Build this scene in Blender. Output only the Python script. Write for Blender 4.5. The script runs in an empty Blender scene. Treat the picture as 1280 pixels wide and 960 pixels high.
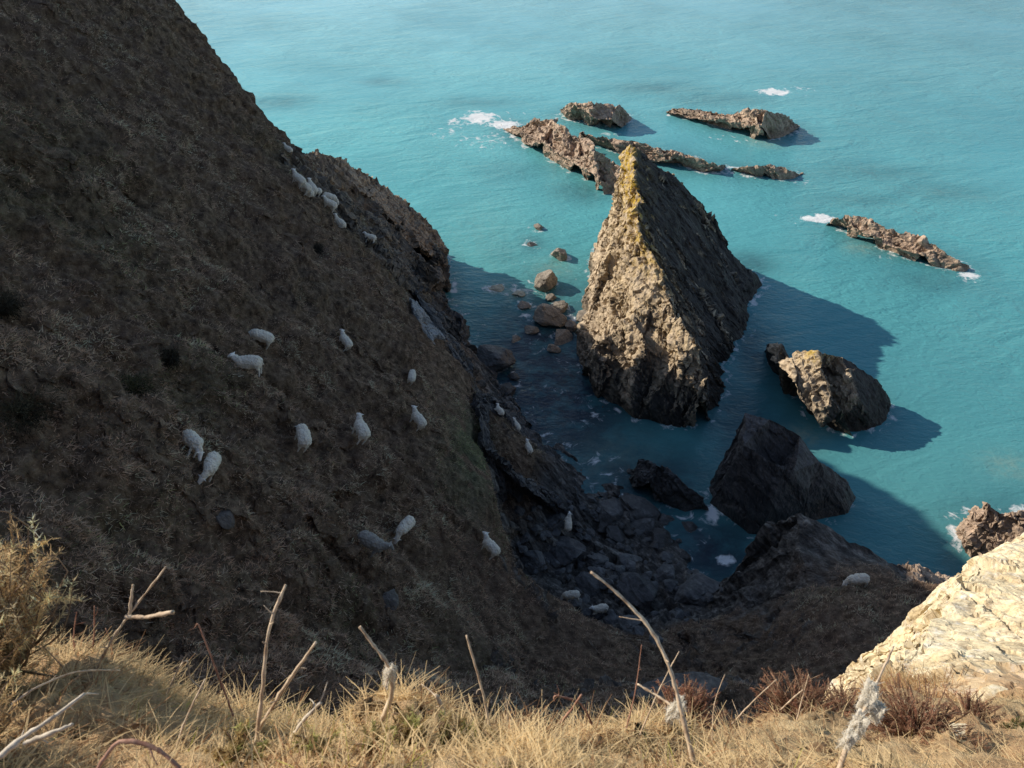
import bpy, bmesh, math, random
import numpy as np
from mathutils import Vector, Matrix
from mathutils.geometry import delaunay_2d_cdt
from mathutils.bvhtree import BVHTree

import time; _T0 = time.time()
def tick(x): print('TICK', x, round(time.time() - _T0, 1))
random.seed(7)
RNG = np.random.default_rng(7)
scene = bpy.context.scene
COL = scene.collection

# ------------------------------------------------------------------ camera
CAM_H, PITCH, FPX = 50.0, math.radians(38.0), 1044.0
SP, CP = math.sin(PITCH), math.cos(PITCH)
cam_data = bpy.data.cameras.new('camera')
cam_data.sensor_width = 36.0
cam_data.lens = FPX / 1280 * 36.0
cam_data.clip_start = 0.05
cam_data.clip_end = 20000
cam_data.dof.use_dof = True
cam_data.dof.focus_distance = 50.0
cam_data.dof.aperture_fstop = 15.0
cam = bpy.data.objects.new('camera', cam_data)
cam.location = (0, 0, CAM_H)
cam.rotation_euler = (math.pi / 2 - PITCH, 0, 0)
COL.objects.link(cam)
scene.camera = cam

def ray(u, v):
    a, b = (u - 640) / FPX, (480 - v) / FPX
    return np.array([a, CP + b * SP, -SP + b * CP])
def D(u, v, d):                       # survey point: bearing + depth
    r = ray(u, v) * d
    return (r[0], r[1], r[2] + CAM_H)
def W(u, v, z):                       # survey point: bearing + height
    r = ray(u, v)
    return D(u, v, (z - CAM_H) / r[2])
def B(u, v, z, dy, z2):               # the same, then a step further out and down
    p = W(u, v, z)
    return (p[0], p[1] + dy, z2)
def hill_z(x, y):
    return 24.24 - 1.2 * x - .35 * y
def P(u, v, dz=0.0):                  # bearing met with the hillside plane
    r = ray(u, v)
    d = (24.24 - CAM_H + dz) / (r[2] + 1.2 * r[0] + .35 * r[1])
    return D(u, v, d)

# ------------------------------------------------------------------ sun, sky
SUN_DIR = Vector((-.945, .32, .575)).normalized()      # towards the sun
SUN_EL = math.asin(SUN_DIR.z)
w = bpy.data.worlds.new('World'); scene.world = w
w.use_nodes = True
nt = w.node_tree
sky = nt.nodes.new('ShaderNodeTexSky'); sky.sky_type = 'NISHITA'; sky.sun_disc = False
sky.sun_elevation = SUN_EL
sky.sun_rotation = math.atan2(SUN_DIR.x, SUN_DIR.y)
sky.air_density = 1.0; sky.dust_density = 0.6; sky.ozone_density = 1.0
nt.links.new(sky.outputs[0], nt.nodes['Background'].inputs[0])
nt.nodes['Background'].inputs[1].default_value = 0.125
sd = bpy.data.lights.new('sun', 'SUN'); sd.energy = 5.0; sd.angle = math.radians(.5); sd.color = (1.0, .91, .77)
so = bpy.data.objects.new('sun', sd); COL.objects.link(so)
so.rotation_euler = (-SUN_DIR).to_track_quat('-Z', 'Y').to_euler()
so.location = (-60, 20, 120)
scene.view_settings.view_transform = 'Standard'
scene.view_settings.look = 'None'
scene.view_settings.exposure = 0
scene.cycles.max_bounces = 5
scene.cycles.diffuse_bounces = 2
scene.cycles.glossy_bounces = 2
scene.cycles.transparent_max_bounces = 8

# ------------------------------------------------------------------ noise
def _h(ix, iy, iz, seed):
    with np.errstate(over='ignore'):
        h = (ix.astype(np.uint32) * np.uint32(374761393) + iy.astype(np.uint32) * np.uint32(668265263)
             + iz.astype(np.uint32) * np.uint32(2147483647) + np.uint32((seed * 974634777) & 0xffffffff))
        h = (h ^ (h >> np.uint32(13))) * np.uint32(1274126177)
        h = (h ^ (h >> np.uint32(16))) * np.uint32(2246822519)
        h = h ^ (h >> np.uint32(15))
    return (h & np.uint32(0xffffff)).astype(np.float64) / 16777215.0
def vnoise(p, seed=0):
    i = np.floor(p).astype(np.int64); f = p - i; f = f * f * (3 - 2 * f)
    r = 0
    for dx in (0, 1):
        wx = f[:, 0] if dx else 1 - f[:, 0]
        for dy in (0, 1):
            wy = f[:, 1] if dy else 1 - f[:, 1]
            for dz in (0, 1):
                wz = f[:, 2] if dz else 1 - f[:, 2]
                r = r + wx * wy * wz * _h(i[:, 0] + dx, i[:, 1] + dy, i[:, 2] + dz, seed)
    return r * 2 - 1
def fbm(p, octv=4, seed=0, gain=.5):
    a, s, r = 1.0, 1.0, 0
    for o in range(octv):
        r = r + a * vnoise(p * s + o * 17.3, seed + o); a *= gain; s *= 2.03
    return r
def facet(p, seed=0):                # broken blocky relief: one tilted plane per nearest cell
    i = np.floor(p).astype(np.int64)
    best = np.full(len(p), 1e9); sec = np.full(len(p), 1e9); out = np.zeros(len(p))
    for dx in (-1, 0, 1):
        for dy in (-1, 0, 1):
            for dz in (-1, 0, 1):
                c = (i[:, 0] + dx, i[:, 1] + dy, i[:, 2] + dz)
                q = np.stack([c[k] + _h(*c, seed + k) for k in range(3)], 1)
                off = p - q
                d = (off ** 2).sum(1)
                n = np.stack([_h(*c, seed + 5 + k) * 2 - 1 for k in range(3)], 1)
                h = (_h(*c, seed + 9) - .5) * .75 + (off * n).sum(1) * .85
                m = d < best
                sec = np.where(m, best, np.minimum(sec, d))
                out = np.where(m, h, out); best = np.where(m, d, best)
    return out, np.sqrt(sec) - np.sqrt(best)

# ------------------------------------------------------------------ mesh tools
def tag(o, label=None, cat=None, group=None, kind=None):
    if label: o['label'] = label
    if cat: o['category'] = cat
    if group: o['group'] = group
    if kind: o['kind'] = kind
    return o
def make(name, V, F, mat, parent=None, attrs=None, smooth=False, mats=None, midx=None):
    V = np.asarray(V, np.float32); F = np.asarray(F, np.int32)
    me = bpy.data.meshes.new(name)
    k = F.shape[1]
    me.vertices.add(len(V)); me.vertices.foreach_set('co', V.ravel())
    me.loops.add(F.size); me.loops.foreach_set('vertex_index', F.ravel())
    me.polygons.add(len(F)); me.polygons.foreach_set('loop_start', np.arange(0, F.size, k, dtype=np.int32))
    me.polygons.foreach_set('use_smooth', np.full(len(F), smooth))
    for m in (mats or [mat]): me.materials.append(m)
    if midx is not None: me.polygons.foreach_set('material_index', np.asarray(midx, np.int32))
    for an, av in (attrs or {}).items():
        av = np.asarray(av, np.float32)
        if av.ndim == 2:
            a = me.attributes.new(an, 'FLOAT_COLOR', 'POINT')
            if av.shape[1] == 3: av = np.concatenate([av, np.ones((len(av), 1), np.float32)], 1)
            a.data.foreach_set('color', av.ravel())
        else:
            a = me.attributes.new(an, 'FLOAT', 'POINT'); a.data.foreach_set('value', av.ravel())
    me.update(calc_edges=True); me.validate()
    o = bpy.data.objects.new(name, me); COL.objects.link(o)
    if parent: o.parent = parent
    return o
def vnormals(V, F):
    n = np.cross(V[F[:, 1]] - V[F[:, 0]], V[F[:, 2]] - V[F[:, 0]])
    N = np.zeros_like(V)
    for k in range(3):
        for c in range(3): N[:, c] += np.bincount(F[:, k], n[:, c], len(V))
    return N / np.maximum(np.linalg.norm(N, axis=1, keepdims=True), 1e-9)
def tin(pts, lines=()):
    pts = [tuple(map(float, p)) for p in pts]
    edges = []
    for ln in lines: edges += [(a, b) for a, b in zip(ln[:-1], ln[1:])]
    v2, e, f, vo, *_ = delaunay_2d_cdt([Vector(p[:2]) for p in pts], edges, [], 0, 1e-4)
    V = []
    for k, q in enumerate(v2):
        if vo[k]: V.append(pts[vo[k][0]])
        else:
            d = sorted(range(len(pts)), key=lambda j: (pts[j][0] - q[0]) ** 2 + (pts[j][1] - q[1]) ** 2)[:2]
            V.append((q[0], q[1], sum(pts[j][2] for j in d) / 2))
    V = np.array(V); F = np.array([list(t) for t in f])
    n = np.cross(V[F[:, 1]] - V[F[:, 0]], V[F[:, 2]] - V[F[:, 0]])
    fl = n[:, 2] < 0
    F[fl] = F[fl][:, ::-1]
    return V, F
def refine(V, F, Lfun, rough=.1, rounds=14, A=None, vert=.6):
    """split every edge longer than its target; each new point is shifted a little (broken, fractal surface)"""
    for _ in range(rounds):
        E = np.sort(np.concatenate([F[:, [0, 1]], F[:, [1, 2]], F[:, [2, 0]]]), 1)
        key = E[:, 0].astype(np.int64) * len(V) + E[:, 1]
        uk, inv = np.unique(key, return_inverse=True)
        a, b = uk // len(V), uk % len(V)
        mid = (V[a] + V[b]) / 2
        ln = np.linalg.norm(V[a] - V[b], axis=1)
        sp = ln > Lfun(mid)
        if not sp.any(): break
        idx = np.full(len(uk), -1, np.int64)
        idx[sp] = len(V) + np.arange(sp.sum())
        jit = RNG.normal(size=(sp.sum(), 3)) * (np.minimum(ln[sp], 6) * rough)[:, None]
        jit[:, 2] *= vert
        newV = mid[sp] + jit
        if A is not None: A = np.concatenate([A, (A[a][sp] + A[b][sp]) / 2])
        V = np.concatenate([V, newV])
        n = len(F)
        m = [idx[inv[:n]], idx[inv[n:2 * n]], idx[inv[2 * n:]]]      # ab, bc, ca
        code = (m[0] >= 0) * 1 + (m[1] >= 0) * 2 + (m[2] >= 0) * 4
        out = []
        def add(sel, *tris):
            for t in tris: out.append(np.stack([x[sel] for x in t], 1))
        v = [F[:, 0], F[:, 1], F[:, 2]]
        s = code == 0; add(s, v)
        for r, c1, c2 in ((0, 1, 3), (1, 2, 6), (2, 4, 5)):
            A0, B0, C0 = v[r], v[(r + 1) % 3], v[(r + 2) % 3]
            ab, bc, ca = m[r], m[(r + 1) % 3], m[(r + 2) % 3]
            s = code == c1; add(s, (A0, ab, C0), (ab, B0, C0))
            s = code == c2; add(s, (ab, B0, bc), (A0, ab, bc), (A0, bc, C0))
        s = code == 7
        add(s, (v[0], m[0], m[2]), (m[0], v[1], m[1]), (m[2], m[1], v[2]), (m[0], m[1], m[2]))
        F = np.concatenate(out)
    return (V, F) if A is None else (V, F, A)
CAMP = np.array([0, 0, CAM_H])
def lod(k, lo=.0, hi=9):
    def f(p):
        d = np.linalg.norm(p - CAMP, axis=1)
        L = np.clip(d * k, lo, hi)
        r = p - CAMP                                   # coarser well outside the survey area
        z = r[:, 1] * CP - r[:, 2] * SP
        u = np.abs(r[:, 0]) / np.maximum(z, .01); vv = np.abs(r[:, 1] * SP + r[:, 2] * CP) / np.maximum(z, .01)
        out = (z < 0) | (u > .80) | (vv > .66)
        return np.where(out, np.maximum(L * 6, .8), L)
    return f

# ------------------------------------------------------------------ materials
class NT:
    def __init__(s, name):
        s.m = bpy.data.materials.new(name); s.m.use_nodes = True
        s.t = s.m.node_tree; s.b = s.t.nodes['Principled BSDF']; s.out = s.t.nodes['Material Output']
    def n(s, typ, **kw):
        nd = s.t.nodes.new(typ)
        for k, v in kw.items():
            if hasattr(nd, k) and not k.startswith('i_'): setattr(nd, k, v)
        return nd
    def L(s, a, b): s.t.links.new(a, b)
    def val(s, x, sock):
        if hasattr(x, 'is_output'): s.L(x, sock)
        else: sock.default_value = x
    def attr(s, name, out='Fac'):
        nd = s.n('ShaderNodeAttribute'); nd.attribute_name = name; return nd.outputs[out]
    def pos(s):
        return s.n('ShaderNodeNewGeometry').outputs['Position']
    def mapping(s, vec, scale=(1, 1, 1), rot=(0, 0, 0)):
        if any(rot):
            nd = s.n('ShaderNodeMapping'); s.L(vec, nd.inputs[0]); nd.inputs['Rotation'].default_value = rot; vec = nd.outputs[0]
        nd = s.n('ShaderNodeMapping'); s.L(vec, nd.inputs[0]); nd.inputs['Scale'].default_value = scale
        return nd.outputs[0]
    def noise(s, vec, scale, detail=4, rough=.55, dist=0):
        nd = s.n('ShaderNodeTexNoise'); s.L(vec, nd.inputs['Vector'])
        nd.inputs['Scale'].default_value = scale; nd.inputs['Detail'].default_value = detail
        nd.inputs['Roughness'].default_value = rough; nd.inputs['Distortion'].default_value = dist
        return nd.outputs['Fac']
    def voro(s, vec, scale, feature='F1'):
        nd = s.n('ShaderNodeTexVoronoi'); nd.feature = feature; s.L(vec, nd.inputs['Vector']); nd.inputs['Scale'].default_value = scale
        return nd.outputs['Distance']
    def ramp(s, fac, stops):
        nd = s.n('ShaderNodeValToRGB'); s.L(fac, nd.inputs[0]); e = nd.color_ramp.elements
        while len(e) < len(stops): e.new(.5)
        for q, (p, c) in zip(e, stops):
            q.position = p; q.color = (c, c, c, 1) if not hasattr(c, '__len__') else (*c, 1)
        return nd.outputs[0]
    def mix(s, fac, a, b, blend='MIX'):
        nd = s.n('ShaderNodeMix'); nd.data_type = 'RGBA'; nd.blend_type = blend
        s.val(fac, nd.inputs[0])
        for x, i in ((a, 6), (b, 7)):
            if isinstance(x, (tuple, list)): nd.inputs[i].default_value = (*x, 1)
            else: s.L(x, nd.inputs[i])
        return nd.outputs[2]
    def math(s, op, a, b=0.0, clamp=False):
        nd = s.n('ShaderNodeMath'); nd.operation = op; nd.use_clamp = clamp
        s.val(a, nd.inputs[0]); s.val(b, nd.inputs[1]); return nd.outputs[0]
    def bump(s, h, strength=.5, dist=.1, normal=None):
        nd = s.n('ShaderNodeBump'); s.L(h, nd.inputs['Height']); nd.inputs['Strength'].default_value = strength; nd.inputs['Distance'].default_value = dist
        if normal: s.L(normal, nd.inputs['Normal'])
        return nd.outputs[0]
    def col(s, c): s.val(c if hasattr(c, 'is_output') else (*c, 1), s.b.inputs['Base Color'])
    def set(s, **kw):
        for k, v in kw.items(): s.val(v, s.b.inputs[k.replace('_', ' ')])

_a = Vector((.60, -.22, -.76)).normalized(); _n = Vector((.72, .42, .50)); _n = (_n - _a * _n.dot(_a)).normalized()
STRATA = Matrix((_a, _n.cross(_a), _n))                  # bedding frame: rows are its long, cross and normal axes
STRATA_ROT = tuple(STRATA.to_euler())
def rock_material(name, light, mid, dark, wet=1.0, lichen=0.0, rough=.85, spec=.3):
    M = NT(name); p = M.pos()
    sx = M.mapping(p, (.35, 1.2, 2.6), STRATA_ROT)
    n1 = M.noise(sx, 1.1, 8, .65)
    n2 = M.noise(p, .22, 5, .6)
    n3 = M.noise(p, 5.0, 6, .7)
    c = M.ramp(n1, [(.30, dark), (.48, mid), (.66, light)])
    c = M.mix(M.ramp(n2, [(.35, 0), (.7, .65)]), c, light)
    c = M.mix(M.ramp(n3, [(.35, .55), (.62, 0)]), c, dark)
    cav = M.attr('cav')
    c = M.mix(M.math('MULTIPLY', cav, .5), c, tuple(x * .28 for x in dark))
    nz = M.n('ShaderNodeSeparateXYZ'); M.L(p, nz.inputs[0])
    if light[0] > .78:                      # shade painted into the rock colour: sides turned from the sun, low front
        c = M.mix(M.math('MULTIPLY', M.attr('shade_mask'), .93), c, M.ramp(n1, [(.3, (.015, .015, .016)), (.5, (.042, .041, .042)), (.74, (.13, .124, .115))]))
    if lichen:
        l = M.attr('lichen')
        ln = M.noise(p, 1.6, 6, .7)
        c = M.mix(M.math('MULTIPLY', M.math('MULTIPLY', M.ramp(ln, [(.42, 0), (.58, 1)]), l), M.math('SUBTRACT', 1.0, M.math('MULTIPLY', M.attr('shade_mask'), .9))), c, (.50, .33, .035))
    h = M.math('ADD', nz.outputs[2], M.math('MULTIPLY', M.noise(p, .8, 4), -2.4))
    wt = M.ramp(h, [(.0, 1), (.9, 0)])
    c = M.mix(M.math('MULTIPLY', wt, .75 * wet), c, (.030, .024, .018))
    M.col(c)
    M.set(Roughness=M.math('SUBTRACT', rough, M.math('MULTIPLY', wt, .3 * wet)))
    M.b.inputs['Specular IOR Level'].default_value = spec
    hb = M.math('ADD', M.math('MULTIPLY', n1, .8), M.math('MULTIPLY', M.noise(p, 3.2, 8, .75), .5))
    M.L(M.bump(hb, .7, .3), M.b.inputs['Normal'])
    return M.m

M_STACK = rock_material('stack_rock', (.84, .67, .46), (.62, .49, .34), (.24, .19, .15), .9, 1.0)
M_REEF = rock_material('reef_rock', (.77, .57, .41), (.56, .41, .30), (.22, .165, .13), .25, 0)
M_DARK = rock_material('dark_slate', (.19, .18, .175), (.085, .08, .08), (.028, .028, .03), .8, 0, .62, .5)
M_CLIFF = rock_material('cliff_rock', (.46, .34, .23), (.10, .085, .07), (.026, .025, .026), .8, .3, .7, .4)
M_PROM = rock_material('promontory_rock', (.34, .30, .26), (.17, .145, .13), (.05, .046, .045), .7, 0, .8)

def hill_material():
    M = NT('hillside_vegetation'); p = M.pos()
    n = M.noise(p, 2.2, 6, .7); n2 = M.noise(p, .11, 4, .6)
    c = M.ramp(n, [(.36, (.06, .040, .027)), (.52, (.20, .135, .088)), (.70, (.42, .30, .20))])
    c = M.mix(M.ramp(n2, [(.4, 0), (.7, .5)]), c, (.17, .105, .075))
    c = M.mix(M.attr('green'), c, M.ramp(n, [(.35, (.08, .08, .045)), (.7, (.22, .23, .13))]))
    r = M.ramp(M.noise(M.mapping(p, (.5, 1.2, 2.2), STRATA_ROT), 1.2, 8, .7), [(.35, (.04, .036, .034)), (.52, (.15, .135, .12)), (.70, (.42, .38, .33))])
    c = M.mix(M.attr('rock'), c, r)
    M.col(c); M.set(Roughness=.95); M.b.inputs['Specular IOR Level'].default_value = .15
    M.L(M.bump(M.noise(p, 3.5, 7, .75), .8, .35), M.b.inputs['Normal'])
    return M.m
M_HILL = hill_material()

def blade_material(name, transl=.3):
    M = NT(name)
    c = M.attr('tint', 'Color')
    M.col(c); M.set(Roughness=.8); M.b.inputs['Specular IOR Level'].default_value = .2
    tr = M.n('ShaderNodeBsdfTranslucent'); M.L(c, tr.inputs[0])
    mx = M.n('ShaderNodeMixShader'); mx.inputs[0].default_value = transl
    M.L(M.b.outputs[0], mx.inputs[1]); M.L(tr.outputs[0], mx.inputs[2]); M.L(mx.outputs[0], M.out.inputs[0])
    return M.m
M_BLADE = blade_material('dry_blades', .5)
M_HBLADE = blade_material('hill_blades', .2)

# ------------------------------------------------------------------ rocks
def strata_frame(V, s):
    return (V @ np.array(STRATA).T) * np.array(s)
def roughen(V, F, a1=.8, s1=3.0, a2=.35, s2=1.1, a3=.12, seed=1, fine=True, amt=None):
    N = vnormals(V, F)
    k = 1.0 if amt is None else amt[:, None]
    q = strata_frame(V, (.22, .8, 1.35)); q = q + .35 * np.stack([fbm(V * .35, 2, seed + 71 + c) for c in range(3)], 1)
    h1, e1 = facet(q / s1, seed)
    V = V + N * (h1 * a1)[:, None] * k
    h2, e2 = facet(q / s2, seed + 31)
    V = V + N * (h2 * a2)[:, None] * k
    crk = np.clip(.055 - np.abs(fbm(q * .55, 3, seed + 90)), 0, .055) / .055
    V = V - N * (crk * a1 * .75)[:, None] * k
    if fine:
        h3, e3 = facet(q * np.array([1.4, 1, 1]) / (s2 * .42), seed + 61)
        V = V + N * (h3 * a2 * .42)[:, None] * k
        V = V + N * (fbm(V * 1.3, 4, seed + 3) * a3)[:, None]
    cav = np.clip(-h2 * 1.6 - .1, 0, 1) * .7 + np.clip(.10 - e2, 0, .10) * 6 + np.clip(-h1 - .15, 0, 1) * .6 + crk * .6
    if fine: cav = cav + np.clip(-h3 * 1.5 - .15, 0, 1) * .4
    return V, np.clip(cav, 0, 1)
def rock_body(name, pts, mat, k=.0034, lines=(), rough=.07, parent=None, lichen=None, crag=0, **kw):
    V, F = tin(pts, lines)
    V, F = refine(V, F, lod(k), rough)
    N0 = vnormals(V, F)
    shade_mask = np.clip((N0 @ np.array([.80, -.12, .05]) - .06) * 4.5, 0, 1) + np.clip(1.6 - V[:, 2] / 4.2, 0, 1) * np.clip((N0 @ np.array([.35, -.93, 0]) - .35) * 4, 0, 1)  # where shade is painted: right-hand faces, then the low front under the hill's shadow
    V, cav = roughen(V, F, amt=np.maximum(1 - .55 * np.clip(shade_mask, 0, 1), crag) * np.clip(.4 + V[:, 2] / 2.2, .35, 1), **kw)
    shade_mask = np.clip(shade_mask, 0, 1)
    li = np.zeros(len(V)) if lichen is None else lichen(V)
    return make(name, V, F, mat, parent, {'cav': cav, 'lichen': li, 'shade_mask': np.clip(shade_mask, 0, 1)})

WATERLINE = []          # rock points near the sea surface (tint and foam follow them)
def note(o):
    n = len(o.data.vertices); c = np.empty(n * 3, np.float32); o.data.vertices.foreach_get('co', c)
    c = c.reshape(-1, 3).astype(float)
    if o.parent is None: c = c @ np.array(o.matrix_basis.to_3x3()).T + np.array(o.location)
    WATERLINE.append(c[(c[:, 2] > -.5) & (c[:, 2] < .5)])
    return o

# ------------------------------------------------------------------ hillside
edge_px = [(430, 222), (492, 322), (545, 412), (588, 482), (604, 590), (607, 686), (655, 722), (700, 752)]
EDGE = np.array([P(*q) for q in edge_px])
def edge_x(y):
    o = np.argsort(EDGE[:, 1])
    return np.interp(y, EDGE[o, 1], EDGE[o, 0])
T = [tuple(e) for e in EDGE]
n_edge = len(T)
for y in range(6, 72, 8):
    for x in np.arange(-54, 10, 7.0):
        xx, yy = x + random.uniform(-1.5, 1.5), y + random.uniform(-1.5, 1.5)
        if yy < 30.5 and xx > -2 - max(0, (18 - yy)) * .55: continue
        if yy >= 30.5 and xx > edge_x(yy) - 3: continue
        if yy > 66 and xx > -26: continue
        z = hill_z(xx, yy)
        if yy > 56 and xx < -30: continue
        cap = 46 + max(0, 52 - yy) * .45
        z = min(z, cap + (z - cap) * .1)
        T.append((xx, yy, z + random.uniform(-.6, .6)))
# crest at the far end, then down to the sea behind it
crest = [(-60, 58, 50), (-46, 62, 46.5), (-36, 68, 43), (-29, 71, 36.4), (-25.5, 71.5, 31.0), (-22.6, 72.4, 24.0), (-19.6, 69.2, 22.0)]
T += crest
for (x, y, z) in crest: T += [(x + 1.5, y + 3.4 + z * .07, z * .38), (x + 5, y + 14 + z * .3, -3)]
T += [(-80, 55, 46), (-80, 20, 58), (-80, -20, 60), (-80, 110, -3)]
# foot of the sea cliff along the hill's lower edge
for (u, v, z) in [(520, 300, -1), (560, 372, -1), (592, 440, -1), (640, 505, -1), (665, 560, .2)]: T.append(W(u, v, z))
T += [tuple(np.array(EDGE[4]) + (2.2, .6, -9.5)), tuple(np.array(EDGE[5]) + (2.6, 1.4, -10.5)), tuple(np.array(EDGE[6]) + (2.4, 2.2, -6.5))]
# cove floor, its back slope with terraces, right promontory
T += [W(760, 794, 4.6), W(800, 800, 4.8), W(850, 785, 5.5), W(905, 772, 6.3), W(955, 758, 7.4), W(740, 775, 3.2), W(810, 770, 3.2), W(880, 752, 3.0), W(940, 742, 4.0)]
T += [W(720, 700, 1.6), W(780, 690, 1.2), W(840, 690, .7), W(760, 640, .5), W(880, 700, -.5), W(930, 690, -.8), W(900, 640, -1), W(820, 620, -.6), W(960, 640, -1)]
T += [W(963, 655, 9.6), W(961, 690, 9.0), W(958, 725, 8.0), W(1000, 644, 11.3), W(1030, 655, 11.2), W(1062, 678, 10.6), W(1100, 698, 9.6), W(1128, 710, 9.0), W(1165, 722, 8.0), W(1200, 735, 7.3), W(1240, 760, 6)]
T += [B(1000, 644, 11.3, 3.5, -2), B(960, 650, 9.6, 3.2, -2), B(1062, 678, 10.6, 5, -2), B(1128, 710, 9, 5, -2), B(1200, 735, 7.3, 6, -2), B(1240, 760, 6, 8, -2)]
T += [W(1000, 690, 11.2), W(1060, 735, 13.4), W(1120, 745, 11.5), W(1010, 740, 11.0), W(1000, 800, 14), W(1100, 800, 15.2), W(900, 850, 14), W(800, 832, 12), W(950, 800, 11.5), W(850, 815, 9), W(1000, 870, 17), W(1100, 860, 18.5), W(700, 800, 12.5), W(700, 870, 17.5), W(620, 800, 15.5), W(640, 850, 17)]
T += [P(560, 780, .2), P(500, 840), P(400, 840), P(300, 850)]
T += [(0, 10, 31), (10, 12, 29), (20, 13, 27), (35, 14, 27), (36, 24, 18), (42, 31, 8), (48, 42, -3), (0, 0, 40), (20, 0, 38), (40, -5, 40), (0, -20, 44), (60, 20, 20), (70, 50, -3), (-10, 5, 38), (-20, -20, 50)]
TV, TF = tin(T, [list(range(n_edge))])
lodT = lod(.0052, .16)
TV, TF = refine(TV, TF, lodT, .035)
N = vnormals(TV, TF)
steep = N[:, 2]
px_x, px_y = TV[:, 0], TV[:, 1]
ex = edge_x(px_y)
onhill = (px_x < ex + .4) & (px_y > 8)
back = np.clip((TV[:, 2] - 4.2) / 1.5, 0, 1)                 # grass on the cove's back slope
isprom = (px_x > 11.5) & (px_y > 24)
nz2 = fbm(TV * .45, 4, 77)
rock = np.where(onhill, 0, np.clip((.62 - steep) * 4 + nz2 * .5, 0, 1))
rock = np.where((px_y > 30) & ~onhill, np.maximum(rock, 1 - back), rock)
rock = np.where(isprom, np.clip(np.maximum(rock, (TV[:, 1] - 29.5) * .32 + nz2 * .6), 0, 1), rock)
rock = np.where((px_y > 77), 1, rock)
rock = np.clip(rock, 0, 1)
# relief: gullies that run down the hillside, tussocks, terracettes at the back of the cove
dn = np.array([1.2, .35, 0]) / 1.25
along = TV @ dn; across = TV @ np.array([-dn[1], dn[0], 0])
g = fbm(np.stack([across / 3.2, along / 16, np.zeros(len(TV))], 1), 4, 5)
g2 = fbm(TV / 1.1, 4, 9) + .45 * np.abs(fbm(TV / .55, 2, 19))
amp = np.where(onhill, np.clip((ex - px_x) / 4, .25, 1), .5)
veg = 1 - rock
TV = TV + N * (veg * amp * (.85 * g + .36 * g2))[:, None]
ter = np.sin((TV[:, 2] + 1.0 * fbm(TV * .18, 3, 3)) * 2 * math.pi / .85)
flat = np.clip(1 - np.abs(px_x - 8) / 16, 0, 1) * (px_y < 31)
TV[:, 2] += ter * .16 * flat * veg
q = strata_frame(TV, (.45, 1, 1.6))
f1, e1 = facet(q / 2.2, 4); f2, e2 = facet(q / .8, 14)
TV = TV + N * (rock * np.where(isprom, .42, 1.0) * (f1 * .75 + f2 * .32))[:, None]
green = np.exp(-((px_x - EDGE[4][0] + .7) / 1.6) ** 2 - ((px_y - EDGE[4][1] - 1.5) / 6) ** 2) * (fbm(TV * .8, 3, 55) > -.35)
green = np.maximum(green, .30 * np.clip(fbm(TV * .16, 3, 21) - .25, 0, 1))
green = np.clip(green, 0, .85) * (1 - rock)
hill = make('hillside', TV, TF, M_HILL, attrs={'rock': rock, 'green': green})
tag(hill, kind='structure'); note(hill)
BVH_T = BVHTree.FromPolygons([Vector(v) for v in TV], TF.tolist())
def hit(u, v, bvh=None):
    r = ray(u, v)
    h = (bvh or BVH_T).ray_cast(Vector((0, 0, CAM_H)), Vector(r).normalized())
    return h[0], h[1]

tick('terrain')
# ------------------------------------------------------------------ sea rocks
def lich(z0, z1, c=None, r=None):
    def f(V):
        a = np.clip((V[:, 2] - z0) / (z1 - z0), 0, 1)
        if c is not None: a = a * np.clip(1.3 - np.hypot(V[:, 0] - c[0], V[:, 1] - c[1]) / r, 0, 1)
        return a
    return f

apex = W(790, 184, 16.6)
ridge = [apex, W(796, 235, 15), W(799, 285, 13.6), (W(806, 305, 13)), W(830, 345, 11.2), W(838, 380, 9.9), W(852, 405, 9.2), W(872, 430, 8.4), W(884, 470, 6), W(884, 500, 3.2), W(863, 540, -1)]
sky_r = [apex, W(822, 207, 14.6), W(852, 229, 12.3), W(880, 256, 10), W(885, 286, 7.6), W(916, 318, 4), W(960, 362, -1)]
base_r = [W(940, 410, -1), W(927, 438, -1), W(909, 462, -1), W(912, 498, -1), W(888, 532, -1)]
sky_l = [apex, W(783, 202, 14), W(777, 235, 11), W(765, 264, 7), W(768, 284, 6.5), W(747, 300, 2.5), W(744, 318, -1)]
base_l = [W(735, 360, -1), W(726, 388, -1), W(721, 430, -1), W(723, 475, -1), W(746, 508, -1), W(792, 534, -1), W(845, 546, -1)]
face_l = [W(778, 245, 11.5), W(770, 290, 8.4), W(778, 340, 8.6), W(760, 380, 6.2), W(742, 430, 5.0), W(752, 452, 4.2), W(790, 400, 8.0), W(805, 440, 6.8), W(795, 350, 10.2), W(840, 460, 5.6), W(815, 480, 3.0), W(765, 470, 2.4), W(730, 455, 2.2), W(735, 395, 3), W(750, 345, 4.5)]
back = [(14, 96, -1), (20, 92.5, -1), (27, 88, -1), (33, 84.5, -1)]
pts = ridge + sky_r[1:] + base_r + sky_l[1:] + base_l + face_l + back
i0, i1 = len(ridge), len(ridge) + len(sky_r) - 1
i2 = i1 + len(base_r)
lines = [list(range(len(ridge))), [0] + list(range(i0, i1)), [0] + list(range(i2, i2 + len(sky_l) - 1))]
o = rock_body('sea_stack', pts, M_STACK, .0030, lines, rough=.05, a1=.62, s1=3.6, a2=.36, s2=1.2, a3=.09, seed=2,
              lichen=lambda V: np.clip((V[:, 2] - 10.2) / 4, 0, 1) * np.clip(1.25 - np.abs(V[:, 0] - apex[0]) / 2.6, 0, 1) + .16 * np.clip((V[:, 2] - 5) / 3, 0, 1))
tag(note(o), 'tall pointed sea stack with yellow lichen along its sunlit peak', 'sea stack')

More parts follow.
